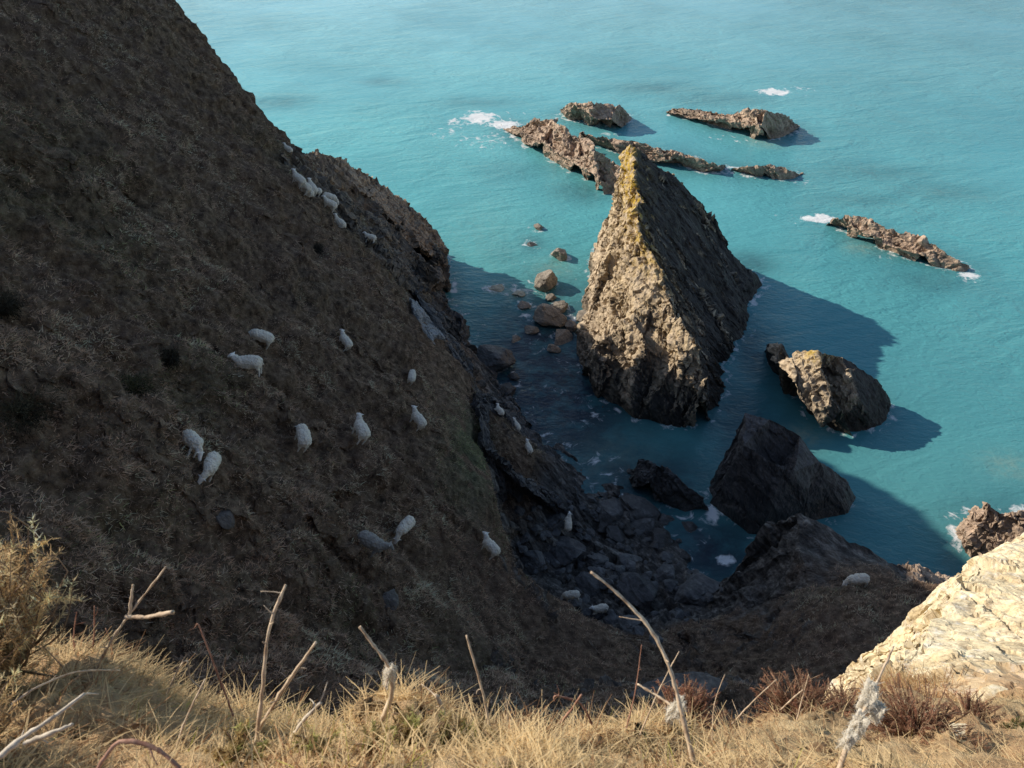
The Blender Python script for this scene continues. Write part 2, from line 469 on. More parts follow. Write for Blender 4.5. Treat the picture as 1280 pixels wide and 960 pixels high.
def simple(name, label, cat, crest, rim, mat, behind=None, k=.0030, lines=None, **kw):
    pts = [W(*c) for c in crest] + [W(*c) for c in rim]
    for c in rim:
        if c[2] < 0:
            q, n = np.array(W(*c)), min((np.array(W(*k)) for k in crest), key=lambda k: np.linalg.norm(k[:2] - np.array(W(*c))[:2]))
            m = q * .62 + n * .38; m[2] = max(.15, n[2] * .24); pts.append(tuple(m))
    for c in (behind if behind is not None else crest):
        pts.append(B(c[0], c[1], c[2], 1.2 + c[2] * .75, -.8))
    kw.setdefault('a1', .6); kw.setdefault('s1', 2.0); kw.setdefault('a2', .34); kw.setdefault('s2', .8); kw.setdefault('a3', .1)
    o = rock_body(name, pts, mat, k, lines or [list(range(len(crest)))], **kw)
    return tag(note(o), label, cat)

simple('reef_ridge', 'long jagged rock ridge running from white surf to behind the pointed stack', 'reef',
       [(640, 158, .6), (662, 152, 2.2), (690, 149, 4.2), (706, 157, 5.2), (726, 172, 4.2), (742, 184, 5.4), (757, 196, 4.2), (775, 208, 3.4), (790, 222, 3)],
       [(618, 158, -.7), (633, 166, -.7), (655, 179, -.7), (682, 202, -.7), (712, 217, -.7), (735, 231, -.7), (745, 243, -.7), (762, 250, -.7), (680, 178, 2.2), (720, 200, 2.4), (748, 224, 2.0), (800, 245, -.7), (830, 225, -.7)], M_REEF, seed=11)
simple('low_reef', 'low narrow reef trailing right from behind the pointed stack peak', 'reef',
       [(725, 165, 1.8), (760, 173, 2.6), (800, 184, 2.0), (835, 188, 2.2), (870, 196, 2.1), (897, 206, 1.4)],
       [(735, 182, -.7), (790, 205, -.7), (830, 207, -.7), (868, 217, -.7), (900, 218, -.7), (912, 212, -.7)], M_REEF, seed=12)
simple('reef_knoll', 'rounded craggy rock standing highest out at sea behind the ridge', 'rock',
       [(703, 136, 1.5), (716, 129, 3.6), (740, 127, 4.6), (757, 131, 3.8), (772, 131, 3.8), (783, 140, 1.6)],
       [(700, 143, -.7), (712, 153, -.7), (735, 162, -.7), (762, 165, -.7), (782, 162, -.7), (790, 150, -.7), (740, 146, 2.5), (765, 149, 2.3)], M_REEF, seed=13)
simple('reef_end', 'small low rock at the right tip of the trailing reef', 'rock',
       [(915, 211, .4), (935, 208, 1.6), (960, 206, 1.9), (985, 212, 1.4), (999, 217, .3)],
       [(925, 219, -.7), (950, 226, -.7), (975, 231, -.7), (993, 230, -.7), (1006, 222, -.7)], M_REEF, seed=14, a1=.4, s1=1.4)
simple('outer_reef', 'long flat reef with a blocky hump at its right end, farthest out on the right', 'reef',
       [(834, 137, .8), (860, 136, 1.5), (895, 141, 1.7), (925, 141, 3.0), (940, 137, 4.2), (958, 137, 4.6), (976, 143, 3.6), (992, 151, 1.8), (1000, 158, .4)],
       [(832, 144, -.7), (855, 152, -.7), (890, 160, -.7), (920, 166, -.7), (938, 177, -.7), (968, 179, -.7), (990, 166, -.7), (950, 158, 2.6)], M_REEF, seed=15)
simple('tapering_reef', 'pale tapering reef with surf at its left end, out in open turquoise water', 'reef',
       [(1043, 277, 1.0), (1060, 271, 2.4), (1082, 271, 2.9), (1110, 285, 2.6), (1148, 296, 2.4), (1178, 312, 2.0), (1200, 328, 1.0)],
       [(1036, 283, -.6), (1058, 300, -.6), (1098, 315, -.6), (1140, 331, -.6), (1180, 342, -.6), (1212, 345, -.6), (1218, 340, -.6), (1090, 295, 1.4), (1150, 317, 1.2)], M_REEF, seed=16, a1=.5)
b = [W(1003, 436, 6), W(1022, 441, 6.4), W(1028, 462, 6), W(1038, 485, 4.9), (W(1052, 512, 3.2)), W(1072, 553, -1)]
b += [W(1052, 446, 5.8), W(1085, 467, 4.2), W(1106, 490, 2.2), W(1115, 515, -1), W(1108, 540, -1)]
b += [W(1040, 547, -1), W(1005, 523, -1), W(985, 502, -1), W(964, 470, -1), W(954, 436, -1), W(960, 430, 2.0), W(978, 430, 4.6), W(990, 448, 5.6), W(994, 480, 4.6), W(1000, 500, 3.0), W(1030, 532, 1.4), W(972, 455, 4.2), W(1075, 500, 3.2), W(1090, 525, 1)]
b += [B(978, 430, 3.6, 4.5, -1), B(1022, 441, 6.4, 5, -1), B(1052, 446, 5.8, 5, -1), B(1085, 467, 4.2, 4, -1)]
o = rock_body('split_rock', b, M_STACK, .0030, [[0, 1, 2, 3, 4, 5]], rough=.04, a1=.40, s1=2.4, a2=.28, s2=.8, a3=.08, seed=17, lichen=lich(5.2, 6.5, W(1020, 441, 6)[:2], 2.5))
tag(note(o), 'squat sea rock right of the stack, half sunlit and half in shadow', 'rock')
b = [W(932, 517, 8.2), W(962, 524, 8.4), W(1000, 545, 7.4), W(1025, 578, 5.6), W(1060, 602, 2.4), W(1073, 628, -1), W(1060, 655, -1), W(1000, 668, -1), W(940, 680, -1), W(885, 640, -1), W(882, 612, -1)]
b += [W(930, 556, 7.4), W(960, 576, 6.8), W(992, 590, 6.2), W(922, 565, 5.6), W(905, 595, 2.2), W(960, 620, 2.4), W(1010, 625, 2.6), W(1045, 620, 1.8)]
b += [B(932, 517, 8.2, 2.5, -1), B(962, 524, 8.4, 4.5, -1), B(1000, 545, 7.4, 4, -1), B(1025, 578, 5.6, 3, -1)]
o = rock_body('shaded_stack', b, M_DARK, .0034, [[0, 1, 2, 3, 4], [0, 11, 12, 13, 3]], rough=.025, a1=.16, s1=2.6, a2=.13, s2=.9, a3=.05, seed=18)
tag(note(o), 'dark slanting block of rock in full shade with a flat tilted top', 'rock')
b = [W(800, 574, 2.4), W(822, 582, 3.2), (W(850, 600, 2.6)), W(880, 622, 1.2), W(888, 642, -.5), W(850, 640, -.2), W(820, 625, .4), W(790, 610, .2), W(780, 590, -.5), W(812, 600, 2.4), B(800, 574, 2.4, 1.5, -1), B(822, 582, 3.2, 2, -1), B(850, 600, 2.6, 2, -1)]
o = rock_body('beach_ledge', b, M_DARK, .0034, a1=.35, s1=1.6, a2=.2, s2=.7, a3=.06, seed=19)
tag(note(o), 'low black ledge at the head of the boulder beach, beside the small waterfall', 'rock')
b = [W(1233, 630, 5), W(1252, 642, 4.4), W(1275, 640, 4.8), W(1300, 646, 4.2), W(1350, 650, 3), W(1182, 662, -.6), W(1202, 676, .6), W(1210, 700, -.6), W(1250, 730, -.6), W(1330, 740, -.6), W(1215, 650, 2.2), W(1240, 668, 2.4), W(1290, 690, 2), B(1233, 630, 5, 4, -1), B(1275, 640, 4.8, 5, -1), B(1350, 650, 3, 5, -1)]
o = rock_body('shore_crag', b, M_REEF, .0034, a1=.5, s1=1.6, a2=.3, s2=.7, a3=.08, seed=20)
tag(note(o), 'sunlit reddish crag on the shore beyond the pale clifftop outcrop', 'rock')

# sea cliff under the far end of the hill (catches the sun along its crest)
def PD(u, v, dd):                     # a little beyond the hillside plane along the same bearing
    q = np.array(P(u, v)); r = ray(u, v)
    return tuple(q + r * dd)
rim = [(350, 183, 2.5), (372, 193, 3.5), (400, 207, 4.5), (440, 219, 4.5), (470, 235, 4.5), (500, 260, 4), (528, 288, 3.2)]
b = [PD(*q) for q in rim] + [W(547, 314, 5.6), W(558, 345, 2.0), W(557, 374, -1), W(530, 372, -1)]
b += [P(352, 192, .2), P(382, 216, .3), P(410, 234, .3), P(438, 250, .3), P(466, 272, .4), P(492, 298, .4), P(515, 328, .3)]
b += [P(372, 226, -.4), P(410, 258, -.4), P(448, 288, -.3), P(480, 320, -.3), P(503, 347, -.3), P(520, 372, -.8), W(530, 345, 4.2)]
for q in rim:
    q = PD(*q); b.append((q[0] + 1.5, q[1] + 2.5, q[2] * .45)); b.append((q[0] + 2.5, q[1] + 6, -1))
b.append((W(545, 316, 5.2)[0] + 1, W(545, 316, 5.2)[1] + 4, -1))
o = rock_body('sea_cliff', b, M_CLIFF, .0034, [list(range(10)), list(range(11, 18))], a1=.8, s1=2.1, a2=.42, s2=.85, a3=.1, seed=21, crag=1.1)
tag(note(o), 'dark sea cliff at the far end of the grassy hill, its crest sunlit', 'cliff')
b = [P(520, 368, .0), P(545, 398, .0), P(565, 440, -.5), P(585, 470, -.5), W(560, 382, 2.6), W(580, 402, 2.0), W(592, 412, -.8), W(594, 440, -.8), W(575, 430, 1.6), W(598, 470, -.8), W(585, 452, .8), W(548, 372, -.8)]
o = rock_body('shore_rock', b, M_DARK, .0034, a1=.4, s1=1.5, a2=.25, s2=.7, a3=.08, seed=22)
tag(note(o), 'black rock foot jutting into the water below the grassy hill', 'rock')
b = [P(512, 372, .35), P(522, 378, .45), P(535, 395, .35), P(549, 414, .2), P(540, 422, .25), P(527, 405, .5), P(517, 388, .5)]
M_PALE = rock_material('pale_slab_rock', (.52, .53, .54), (.34, .35, .36), (.12, .12, .125), 0, 0, .5, .5)
o = rock_body('pale_slab', [*b] + [(q[0], q[1], q[2] - 2) for q in (P(508, 365), P(555, 420), P(533, 428))], M_PALE, .002, a1=.12, s1=.8, a2=.08, s2=.4, a3=.03, seed=23)
tag(o, 'pale streaked rock slab on the grassy edge above the black foot', 'rock slab')
# slanting slab that runs down from the hill to the boulder beach
e = [P(592, 492, .3), W(622, 505, 7.6), W(655, 545, 5.0), W(690, 585, 3.4), W(722, 620, 2.2), W(750, 655, 1.0)]
l2 = [W(640, 512, -.6), W(672, 545, -.6), W(705, 578, -.6), W(738, 615, -.6), W(758, 645, -.2)]
lo = [P(608, 560, .4), W(640, 590, 8.4), W(668, 612, 5.4), W(700, 640, 3.2), W(728, 668, 1.6)]
ft = [(q[0] + .5, q[1] + .8, max(-.3, q[2] - 9)) for q in lo]
b = e + lo + l2 + ft + [W(745, 672, .2)]
o = rock_body('slanting_slab', b, M_DARK, .0034, [list(range(6)), list(range(6, 11))], a1=.3, s1=1.4, a2=.22, s2=.6, a3=.07, seed=24)
SLAB = o
tag(note(o), 'long wet rock rib sloping from the grassy edge down to the boulder beach', 'rock')
# sunlit tail of the right promontory
b = [W(1120, 706, 9.2), W(1140, 708, 9.4), W(1170, 718, 8.4), W(1200, 731, 7.6), W(1230, 750, 6.5), W(1125, 722, 9.6), W(1150, 745, 10), W(1185, 762, 9.5), W(1215, 775, 8), B(1140, 708, 9.4, 2.5, 3), B(1200, 731, 7.6, 3, 2)]
o = rock_body('promontory_tip', b, M_REEF, .0034, a1=.35, s1=1.3, a2=.2, s2=.6, a3=.06, seed=25)
tag(note(o), 'reddish rock spur end catching the sun beyond the sheep ledge', 'rock')

tick('rocks')
# ------------------------------------------------------------------ boulders
def boulder_mesh(seed, flat=.7, sub=4):
    bm = bmesh.new(); bmesh.ops.create_icosphere(bm, subdivisions=sub, radius=1)
    V = np.array([v.co[:] for v in bm.verts]); F = np.array([[v.index for v in f.verts] for f in bm.faces]); bm.free()
    r = np.random.default_rng(seed)
    R = np.ones(len(V)) * 1.0
    for _ in range(12):                         # cut by random planes: angular block
        n = r.normal(size=3); n /= np.linalg.norm(n); d = r.uniform(.5, .88)
        R = np.minimum(R, d / np.maximum(V @ n, 1e-3) + .0)
    V = V * np.minimum(R, 1.1)[:, None] * np.array([r.uniform(.9, 1.3), r.uniform(.75, 1), flat])
    V += V * (fbm(V * 2.2, 4, seed) * .06)[:, None]
    h, e = facet(V * np.array([1.6, 2.6, 4.2]), seed); V += V * (h * .10)[:, None]
    return V, F, np.clip(np.clip(.1 - e, 0, .1) * 4 + np.clip(-h, 0, 1) * .4, 0, 1)
BM = {}
def boulder(name, label, pos, size, rz, mat, k=0, tilt=(0, 0), group=None, cat='boulder', sc=(1, 1, 1), flat=.7):
    key = (k, mat.name, flat)
    if key not in BM:
        V, F, cav = boulder_mesh(100 + k, flat, 4 if size > .5 else 3)
        o = make(name, V, F, mat, attrs={'cav': cav, 'lichen': np.zeros(len(V))}, smooth=False); BM[key] = o.data
    else:
        o = bpy.data.objects.new(name, BM[key]); COL.objects.link(o)
    o.location = pos; o.rotation_euler = (tilt[0], tilt[1], rz); o.scale = (size * sc[0], size * sc[1], size * sc[2])
    return tag(o, label, cat, group)

M_CHAN = rock_material('channel_rock', (.62, .53, .42), (.36, .31, .255), (.10, .09, .08), .45, 0)
M_BOULD = rock_material('beach_boulder', (.26, .25, .24), (.13, .125, .122), (.04, .04, .04), .4, 0, .6, .5)
def px_size(u, v, z, wpx): return np.linalg.norm(np.array(W(u, v, z)) - CAMP) * wpx / FPX / 2
M_AWASH = rock_material('awash_stone', (.66, .62, .46), (.48, .46, .34), (.22, .22, .17), .2, 0, .5, .5)
water_b = [  # u, v, z, width px, mat, kind, label, squash
    (699, 317, .5, 27, M_CHAN, 0, 'pale rounded sunlit boulder alone in the water left of the stack', 1.05),
    (679, 352, .7, 38, M_CHAN, 1, 'upright grey rock in the water below the pale round boulder', 1.3),
    (682, 396, .6, 52, M_CHAN, 2, 'large flat-topped slab boulder beside the left foot of the stack', .85),
    (704, 421, .1, 40, M_CHAN, 3, 'low sunlit flat boulder touching the left foot of the stack', .5),
    (656, 382, .1, 22, M_CHAN, 4, 'small flat stone just left of the flat-topped slab boulder', .5),
    (700, 383, .3, 24, M_CHAN, 5, 'small stone between the slab boulder and the stack', .7),
    (672, 283, .2, 17, M_CHAN, 6, 'tiny dark rock poking from the open water left of the stack', .8),
    (618, 446, .9, 56, M_BOULD, 7, 'shaded rounded boulder in the channel near the black rock foot', .8),
    (613, 468, .3, 30, M_DARK, 3, 'small dark rock just below the shaded channel boulder', .7),
    (630, 490, .4, 34, M_DARK, 5, 'black rock at the water edge against the slanting rock rib', .8),
    (729, 396, .4, 30, M_CHAN, 1, 'sunlit knob of rock at the stack foot, left side', .9),
    (690, 436, .1, 22, M_CHAN, 2, 'small wet stone between the low flat boulder and the channel boulder', .7),
    (712, 406, .3, 26, M_CHAN, 6, 'angular grey stone wedged between slab boulder and stack', .9),
    (664, 412, .1, 22, M_CHAN, 7, 'wet stone at the near edge of the slab boulder', .6),
    (734, 376, .2, 18, M_CHAN, 4, 'small pale stone against the stack above the sunlit knob', .8),
    (687, 372, .2, 18, M_CHAN, 1, 'small stone just below the upright grey rock', .7),
    (645, 424, .0, 20, M_CHAN, 3, 'low stone awash between the channel boulder and the slab boulder', .5),
    (622, 362, -.12, 24, M_AWASH, 5, 'pale rounded stone awash in the shallows, left of two', .45),
    (648, 367, -.12, 26, M_AWASH, 0, 'pale yellowish stone awash in the shallows, right of two', .45),
    (664, 306, -.1, 20, M_DARK, 2, 'dim rock just breaking the water above the pale round boulder', .4),
    (641, 470, .1, 20, M_DARK, 6, 'small black stone in the channel right of the shaded boulder', .6),
]
for (u, v, z, wp, m, k, lab, sq) in water_b:
    s = px_size(u, v, z, wp)
    o = boulder('boulder', lab, W(u, v, z), s, k * 1.3, m, k, (.15 * (k % 3 - 1), .1 * (k % 2)), sc=(1, 1, sq))
    bpy.context.view_layer.update(); note(o)

M_RIM = rock_material('rim_rock', (.74, .54, .36), (.48, .35, .24), (.12, .095, .08), 0, 0)
for nm, lab, rr in (('upper', 'sunlit tan ledge on the far cliff crest, the longer one nearer the flock', [(376, 199, 3.4, .3), (390, 204, 4, .9), (405, 211, 4.2, .7), (420, 214, 4.4, 1.3), (436, 219, 4.5, .9), (450, 225, 4.5, 1.2), (462, 233, 4.4, .5)]),
                    ('lower', 'sunlit tan ledge on the far cliff crest, the lower one above the black cliff', [(466, 236, 4.4, .4), (480, 244, 4.3, 1.1), (494, 256, 4.1, .7), (506, 264, 4, 1.0), (518, 278, 3.6, .6), (530, 289, 3.2, .9), (542, 304, 3, .4)])):
    cr = [np.array(PD(u, v, dd)) + np.array([0, 0, h]) for (u, v, dd, h) in rr]
    nr_ = [np.array(PD(u - 5 + (k % 2) * 3, v + 13 - (k % 3) * 3, dd - 1.6)) + np.array([0, 0, .25 if k % 2 else -.3]) for k, (u, v, dd, h) in enumerate(rr)]
    fr = [c_ + np.array([1.2, 2.4, -2.4]) for c_ in cr]
    sh_ = [c_ * .55 + n_ * .45 + np.array([-.5, .1, .25]) for c_, n_ in zip(cr, nr_)]
    tag(rock_body('cliff_ledge', [tuple(map(float, q)) for q in cr + nr_ + fr + sh_], M_RIM, .0030, [list(range(7))], rough=.07, a1=.6, s1=1.5, a2=.36, s2=.7, a3=.08, seed=41 if nm == 'upper' else 43, crag=1.0), lab, 'rock ledge')
beach = [  # larger beach boulders
    (705, 690, 1.5, 60, 0, 'big dark boulder under the overhang at the left of the beach'),
    (690, 655, 1.2, 44, 1, 'dark boulder deep in the shadow beneath the slanting rib'),
    (668, 700, 1.8, 40, 2, 'tilted dark slab boulder at the left back of the beach'),
    (800, 745, 2.6, 66, 3, 'broad sloping boulder in the middle of the beach, largest there'),
    (872, 740, 1.6, 64, 4, 'wedge-shaped boulder at the right end of the beach by the pool'),
    (785, 705, 1.5, 34, 5, 'pale-topped grey boulder in the centre of the beach'),
    (768, 668, 1.0, 40, 6, 'round smooth boulder at the foot of the slanting rib'),
    (800, 660, 1.0, 42, 7, 'layered striped boulder near the middle of the upper beach'),
    (826, 676, .8, 36, 0, 'dark round-backed boulder right of the striped one'),
    (795, 636, .8, 60, 1, 'low whale-backed rock with a wet shiny end below the black ledge'),
    (845, 772, 3.0, 34, 2, 'flat stone leaning under the wedge-shaped boulder'),
    (856, 698, .4, 22, 3, 'small pale stone at the edge of the foamy pool'),
    (760, 640, .6, 46, 4, 'dark rock at the tip of the slanting rib'),
    (832, 718, 1.2, 30, 5, 'upright dark stone left of the foamy pool'),
    (740, 735, 2.4, 44, 6, 'dark boulder beside the two sheep on the beach'),
    (790, 780, 3.6, 34, 7, 'grey stone at the grassy back edge of the beach'),
    (768, 778, 3.6, 28, 0, 'small grey stone left of another at the grassy beach edge'),
    (745, 700, 1.4, 32, 1, 'square dark stone between the overhang boulder and the centre'),
    (862, 662, .4, 34, 2, 'flat wet rock beside the small waterfall'),
    (905, 655, .2, 30, 3, 'dark stone just right of the small waterfall'),
    (820, 800, 4.3, 22, 4, 'small stone resting on grass behind the beach'),
]
def ground(u, v, lift=0):
    p, n = hit(u, v)
    return Vector(p) + Vector((0, 0, lift)), n
for (u, v, z, wp, k, lab) in beach:
    p, n = ground(u, v)
    s = (p - Vector(CAMP)).length * wp / FPX / 2
    boulder('boulder', lab, p + Vector((0, 0, s * .1)), s, k * 2.1 + u, M_BOULD if k % 3 else M_DARK, k, (.2 * math.sin(u), .2 * math.cos(v)), sc=(1, 1, .85))
r = random.Random(3)
cnt = 0
while cnt < 150:
    u, v = r.uniform(640, 905), r.uniform(610, 800)
    if v > 690 + (u - 600) * .62 or v < 560 + (760 - u) * .1 or v - 600 < (u - 830) * 1.1 and u > 830 and r.random() < .8: continue
    p, n = ground(u, v)
    if p.z < -.25 or p.z > 5.2: continue
    s = (p - Vector(CAMP)).length * r.choice([9, 10, 12, 14, 17, 20]) / FPX / 2
    boulder('beach_stone', 'small dark stone lying among the boulders of the cove beach', p + Vector((0, 0, s * .15)), s, r.uniform(0, 6), r.choice([M_BOULD, M_BOULD, M_DARK]), cnt % 8,
            (r.uniform(-.3, .3), r.uniform(-.3, .3)), 'small stones of the cove beach', 'stone', sc=(1, 1, r.uniform(.6, 1)))
    cnt += 1
for (u, v, wp, k, lab) in [(283, 645, 34, 2, 'smooth grey boulder half sunk in the brown hillside below two sheep'), (489, 750, 30, 5, 'grey boulder patch low on the hillside above the dead stems'), (561, 431, 13, 1, 'small pale stone at the hill edge above the channel')]:
    p, n = ground(u, v)
    s = (p - Vector(CAMP)).length * wp / FPX / 2
    boulder('boulder', lab, p, s, .6, M_PROM, k, (.5, .6), sc=(.8, 1.1, .7))

tick('boulders')
# ------------------------------------------------------------------ sea
gx = np.concatenate([-70 - np.geomspace(1, 3000, 40)[::-1], np.arange(-70, 100, .45), 100 + np.geomspace(1, 3000, 40)])
gy = np.concatenate([-30 - np.geomspace(1, 300, 10)[::-1], np.arange(-30, 24, 3), np.arange(24, 150, .45), np.arange(150, 240, 1.5), 240 + np.geomspace(1, 6000, 40)])
X, Y = np.meshgrid(gx, gy)
SV = np.stack([X.ravel(), Y.ravel(), np.zeros(X.size)], 1)
nx, ny = len(gx), len(gy)
ii = (np.arange(ny - 1)[:, None] * nx + np.arange(nx - 1)[None, :]).ravel()
SF = np.stack([ii, ii + 1, ii + nx + 1, ii + nx], 1)
# how close the water is to rock
WL = np.concatenate(WATERLINE)
hx, hy = np.arange(-70, 100.01, .5), np.arange(20, 150.01, .5)
H, _, _ = np.histogram2d(WL[:, 0], WL[:, 1], [hx, hy])
H = (H > 0).astype(float)
def blur(A, s):
    k = np.exp(-.5 * (np.arange(-int(3 * s) - 1, int(3 * s) + 2) / s) ** 2); k /= k.sum()
    A = np.apply_along_axis(lambda m: np.convolve(m, k, 'same'), 0, A)
    return np.apply_along_axis(lambda m: np.convolve(m, k, 'same'), 1, A)
near, wide = blur(H, 1.4), blur(H, 5)
def samp(A):
    i = np.clip(((SV[:, 0] + 70) / .5).astype(int), 0, A.shape[0] - 1); j = np.clip(((SV[:, 1] - 20) / .5).astype(int), 0, A.shape[1] - 1)
    ok = (SV[:, 0] > -70) & (SV[:, 0] < 99) & (SV[:, 1] > 20) & (SV[:, 1] < 149)
    return np.where(ok, A[i, j], 0)
near, wide = samp(near), samp(wide)
def spots(lst):
    A = np.zeros(len(SV))
    for (u, v, ru, rv, s) in lst:
        c = np.array(W(u, v, 0)); a = np.array(W(u + ru, v, 0))[:2] - c[:2]; e = np.array(W(u, v - rv, 0))[:2] - c[:2]
        rx, ry = np.linalg.norm(a), np.linalg.norm(e)
        A = np.maximum(A, s * np.exp(-((SV[:, 0] - c[0]) / rx) ** 2 - ((SV[:, 1] - c[1]) / ry) ** 2))
    return A
foam = spots([(598, 147, 30, 10, 1.0), (630, 156, 26, 8, 1.05), (572, 152, 24, 12, .62), (605, 176, 70, 16, .54), (560, 165, 40, 16, .48), (650, 140, 50, 8, .45), (695, 148, 8, 3, .7), (785, 145, 10, 10, .65), (762, 168, 20, 4, .75), (700, 143, 14, 5, .5),
              (968, 115, 26, 6, 1.0), (1000, 112, 30, 8, .5), (1000, 168, 22, 8, .5), (1026, 273, 26, 7, 1.05), (1005, 272, 50, 12, .5), (1212, 346, 22, 8, .75), (1120, 322, 60, 10, .42), (760, 150, 60, 14, .46), (920, 172, 70, 12, .44), (1005, 230, 18, 6, .6), (880, 165, 30, 4, .3),
              (665, 325, 30, 10, .40), (720, 340, 22, 14, .45), (640, 375, 16, 9, .5), (600, 432, 14, 6, .7), (890, 640, 10, 22, .85), (905, 700, 20, 14, .85), (880, 672, 20, 8, .6), (745, 590, 16, 8, .62), (708, 518, 12, 3, .8), (720, 560, 40, 20, .42), (690, 545, 20, 20, .42),
              (1118, 630, 8, 5, .62), (1140, 640, 30, 8, .42), (1080, 555, 20, 6, .5), (980, 345, 30, 8, .3), (870, 520, 30, 40, .2), (640, 640, 10, 10, .0), (520, 285, 12, 10, .6), (800, 340, 10, 10, .3)])
foam = np.maximum(foam, np.clip(near * 1.45, 0, .57))
pale = spots([(622, 362, 12, 6, .9), (648, 367, 12, 6, .9), (1262, 582, 34, 16, .32), (1000, 545, 26, 12, .6), (925, 325, 28, 14, .0), (960, 178, 25, 7, .5), (740, 205, 0.1, 0.1, 0), (1075, 310, 20, 8, .4), (760, 570, 60, 30, .2), (600, 290, 60, 40, .12), (690, 335, 26, 12, .3)])
dark = spots([(350, 128, 45, 9, .42), (475, 102, 28, 6, .40), (815, 110, 60, 8, .40), (930, 330, 40, 16, .65), (1170, 350, 60, 14, .35), (1190, 240, 60, 12, .3), (1100, 215, 80, 10, .28), (600, 128, 50, 8, .35), (730, 240, 40, 14, .5), (650, 210, 60, 14, .25), (665, 305, 22, 14, .5), (640, 330, 60, 40, .25), (1070, 250, 60, 8, .25), (900, 125, 90, 10, .3), (690, 470, 125, 115, 1.25), (890, 690, 90, 60, 1.0), (945, 440, 40, 50, .8), (800, 600, 120, 60, .9), (930, 540, 80, 80, .75), (640, 420, 50, 30, .6)])  # weed patches; channel, cove and stack-side spots paint shade onto the water
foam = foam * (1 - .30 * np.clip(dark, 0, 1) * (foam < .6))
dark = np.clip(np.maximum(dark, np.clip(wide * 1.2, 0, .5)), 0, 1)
tick('seamesh')
M = NT('sea_water'); p = M.pos()
geo = M.n('ShaderNodeSeparateXYZ'); M.L(p, geo.inputs[0])
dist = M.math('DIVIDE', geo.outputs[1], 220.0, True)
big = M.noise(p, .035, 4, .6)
base = M.ramp(dist, [(.15, (.095, .285, .285)), (.40, (.12, .46, .475)), (.62, (.175, .55, .595)), (1, (.34, .70, .80))])  # paler with distance: sky reflection painted into the base colour
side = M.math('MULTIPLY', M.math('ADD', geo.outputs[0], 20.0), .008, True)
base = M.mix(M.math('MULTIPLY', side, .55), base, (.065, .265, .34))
base = M.mix(M.ramp(big, [(.40, 0), (.65, .35)]), base, (.06, .24, .29))
kelp_shade = M.noise(p, .35, 6, .7)
base = M.mix(M.math('MULTIPLY', M.attr('dark'), M.ramp(kelp_shade, [(.28, .55), (.55, 1)])), base, (.026, .042, .060))  # one dark tint for weed and for painted water shade
base = M.mix(M.math('MULTIPLY', M.attr('pale'), M.ramp(M.noise(p, 1.1, 5, .7), [(.35, .1), (.6, 1)])), base, (.36, .40, .29))
fo = M.attr('foam')
fn = M.noise(M.mapping(p, (1, 1, 1)), .75, 8, .72, 1.2)
fv = M.voro(p, 1.1)
fm = M.math('SUBTRACT', M.math('ADD', fn, M.math('MULTIPLY', fv, .28)), M.math('SUBTRACT', 1.0, M.math('MULTIPLY', fo, .66)))
fm = M.math('MULTIPLY', fm, 6.0, True)
fm = M.math('MULTIPLY', fm, M.math('GREATER_THAN', fo, .12))
c = M.mix(fm, base, (.82, .84, .84))
M.col(c)
M.set(Roughness=M.math('ADD', .16, M.math('MULTIPLY', fm, .5)))
M.b.inputs['Specular IOR Level'].default_value = .5
M.b.inputs['IOR'].default_value = 1.33
w1 = M.noise(M.mapping(p, (.7, 1.5, 1), (0, 0, math.radians(12))), 1.5, 4, .6, .6)
w2 = M.noise(M.mapping(p, (.6, 1.5, 1), (0, 0, math.radians(-15))), .22, 3, .55, .5)
w3 = M.noise(M.mapping(p, (.8, 1.3, 1), (0, 0, math.radians(40))), 4.0, 3, .6)
gust = M.ramp(M.noise(p, .03, 3, .5), [(.35, .45), (.65, 1)])
hgt = M.math('MULTIPLY', gust, M.math('ADD', M.math('ADD', M.math('MULTIPLY', w1, .19), M.math('MULTIPLY', w2, .48)), M.math('MULTIPLY', w3, .045)))
M.L(M.bump(hgt, 1.0, 1.0), M.b.inputs['Normal'])
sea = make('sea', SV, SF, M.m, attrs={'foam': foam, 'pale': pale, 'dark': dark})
tag(sea, kind='structure')
sb = make('seabed', [(-3000, -300, -3.2), (3000, -300, -3.2), (3000, 6000, -3.2), (-3000, 6000, -3.2)], [(0, 1, 2, 3)], M_DARK)
tag(sb, kind='structure')

# ------------------------------------------------------------------ hillside plants (dead bracken, grass): uncountable
def strips(base, up, side, length, width, curl, tint, segs=2, tip=.25):
    """many tapering bent blades as one mesh; every argument is an array over the blades"""
    n = len(base); rows = []
    for k in range(segs + 1):
        t = k / segs
        c = base + up * (length * t)[:, None] + curl * (length * t * t)[:, None]
        wd = (width * (1 - (1 - tip) * t) * .5)[:, None] * side
        rows += [c - wd, c + wd]
    V = np.stack(rows, 1).reshape(-1, 3)
    m = 2 * (segs + 1)
    q = np.array([[2 * k, 2 * k + 1, 2 * k + 3, 2 * k + 2] for k in range(segs)])
    F = (np.arange(n)[:, None, None] * m + q[None]).reshape(-1, 4)
    return V, F, np.repeat(tint, m, 0)
def unit(a): return a / np.maximum(np.linalg.norm(a, axis=1, keepdims=True), 1e-9)
def in_view(p, mu=.70, mv=.54):
    r = p - CAMP; z = r[:, 1] * CP - r[:, 2] * SP
    return (z > .3) & (np.abs(r[:, 0]) < mu * z) & (np.abs(r[:, 1] * SP + r[:, 2] * CP) < mv * z)
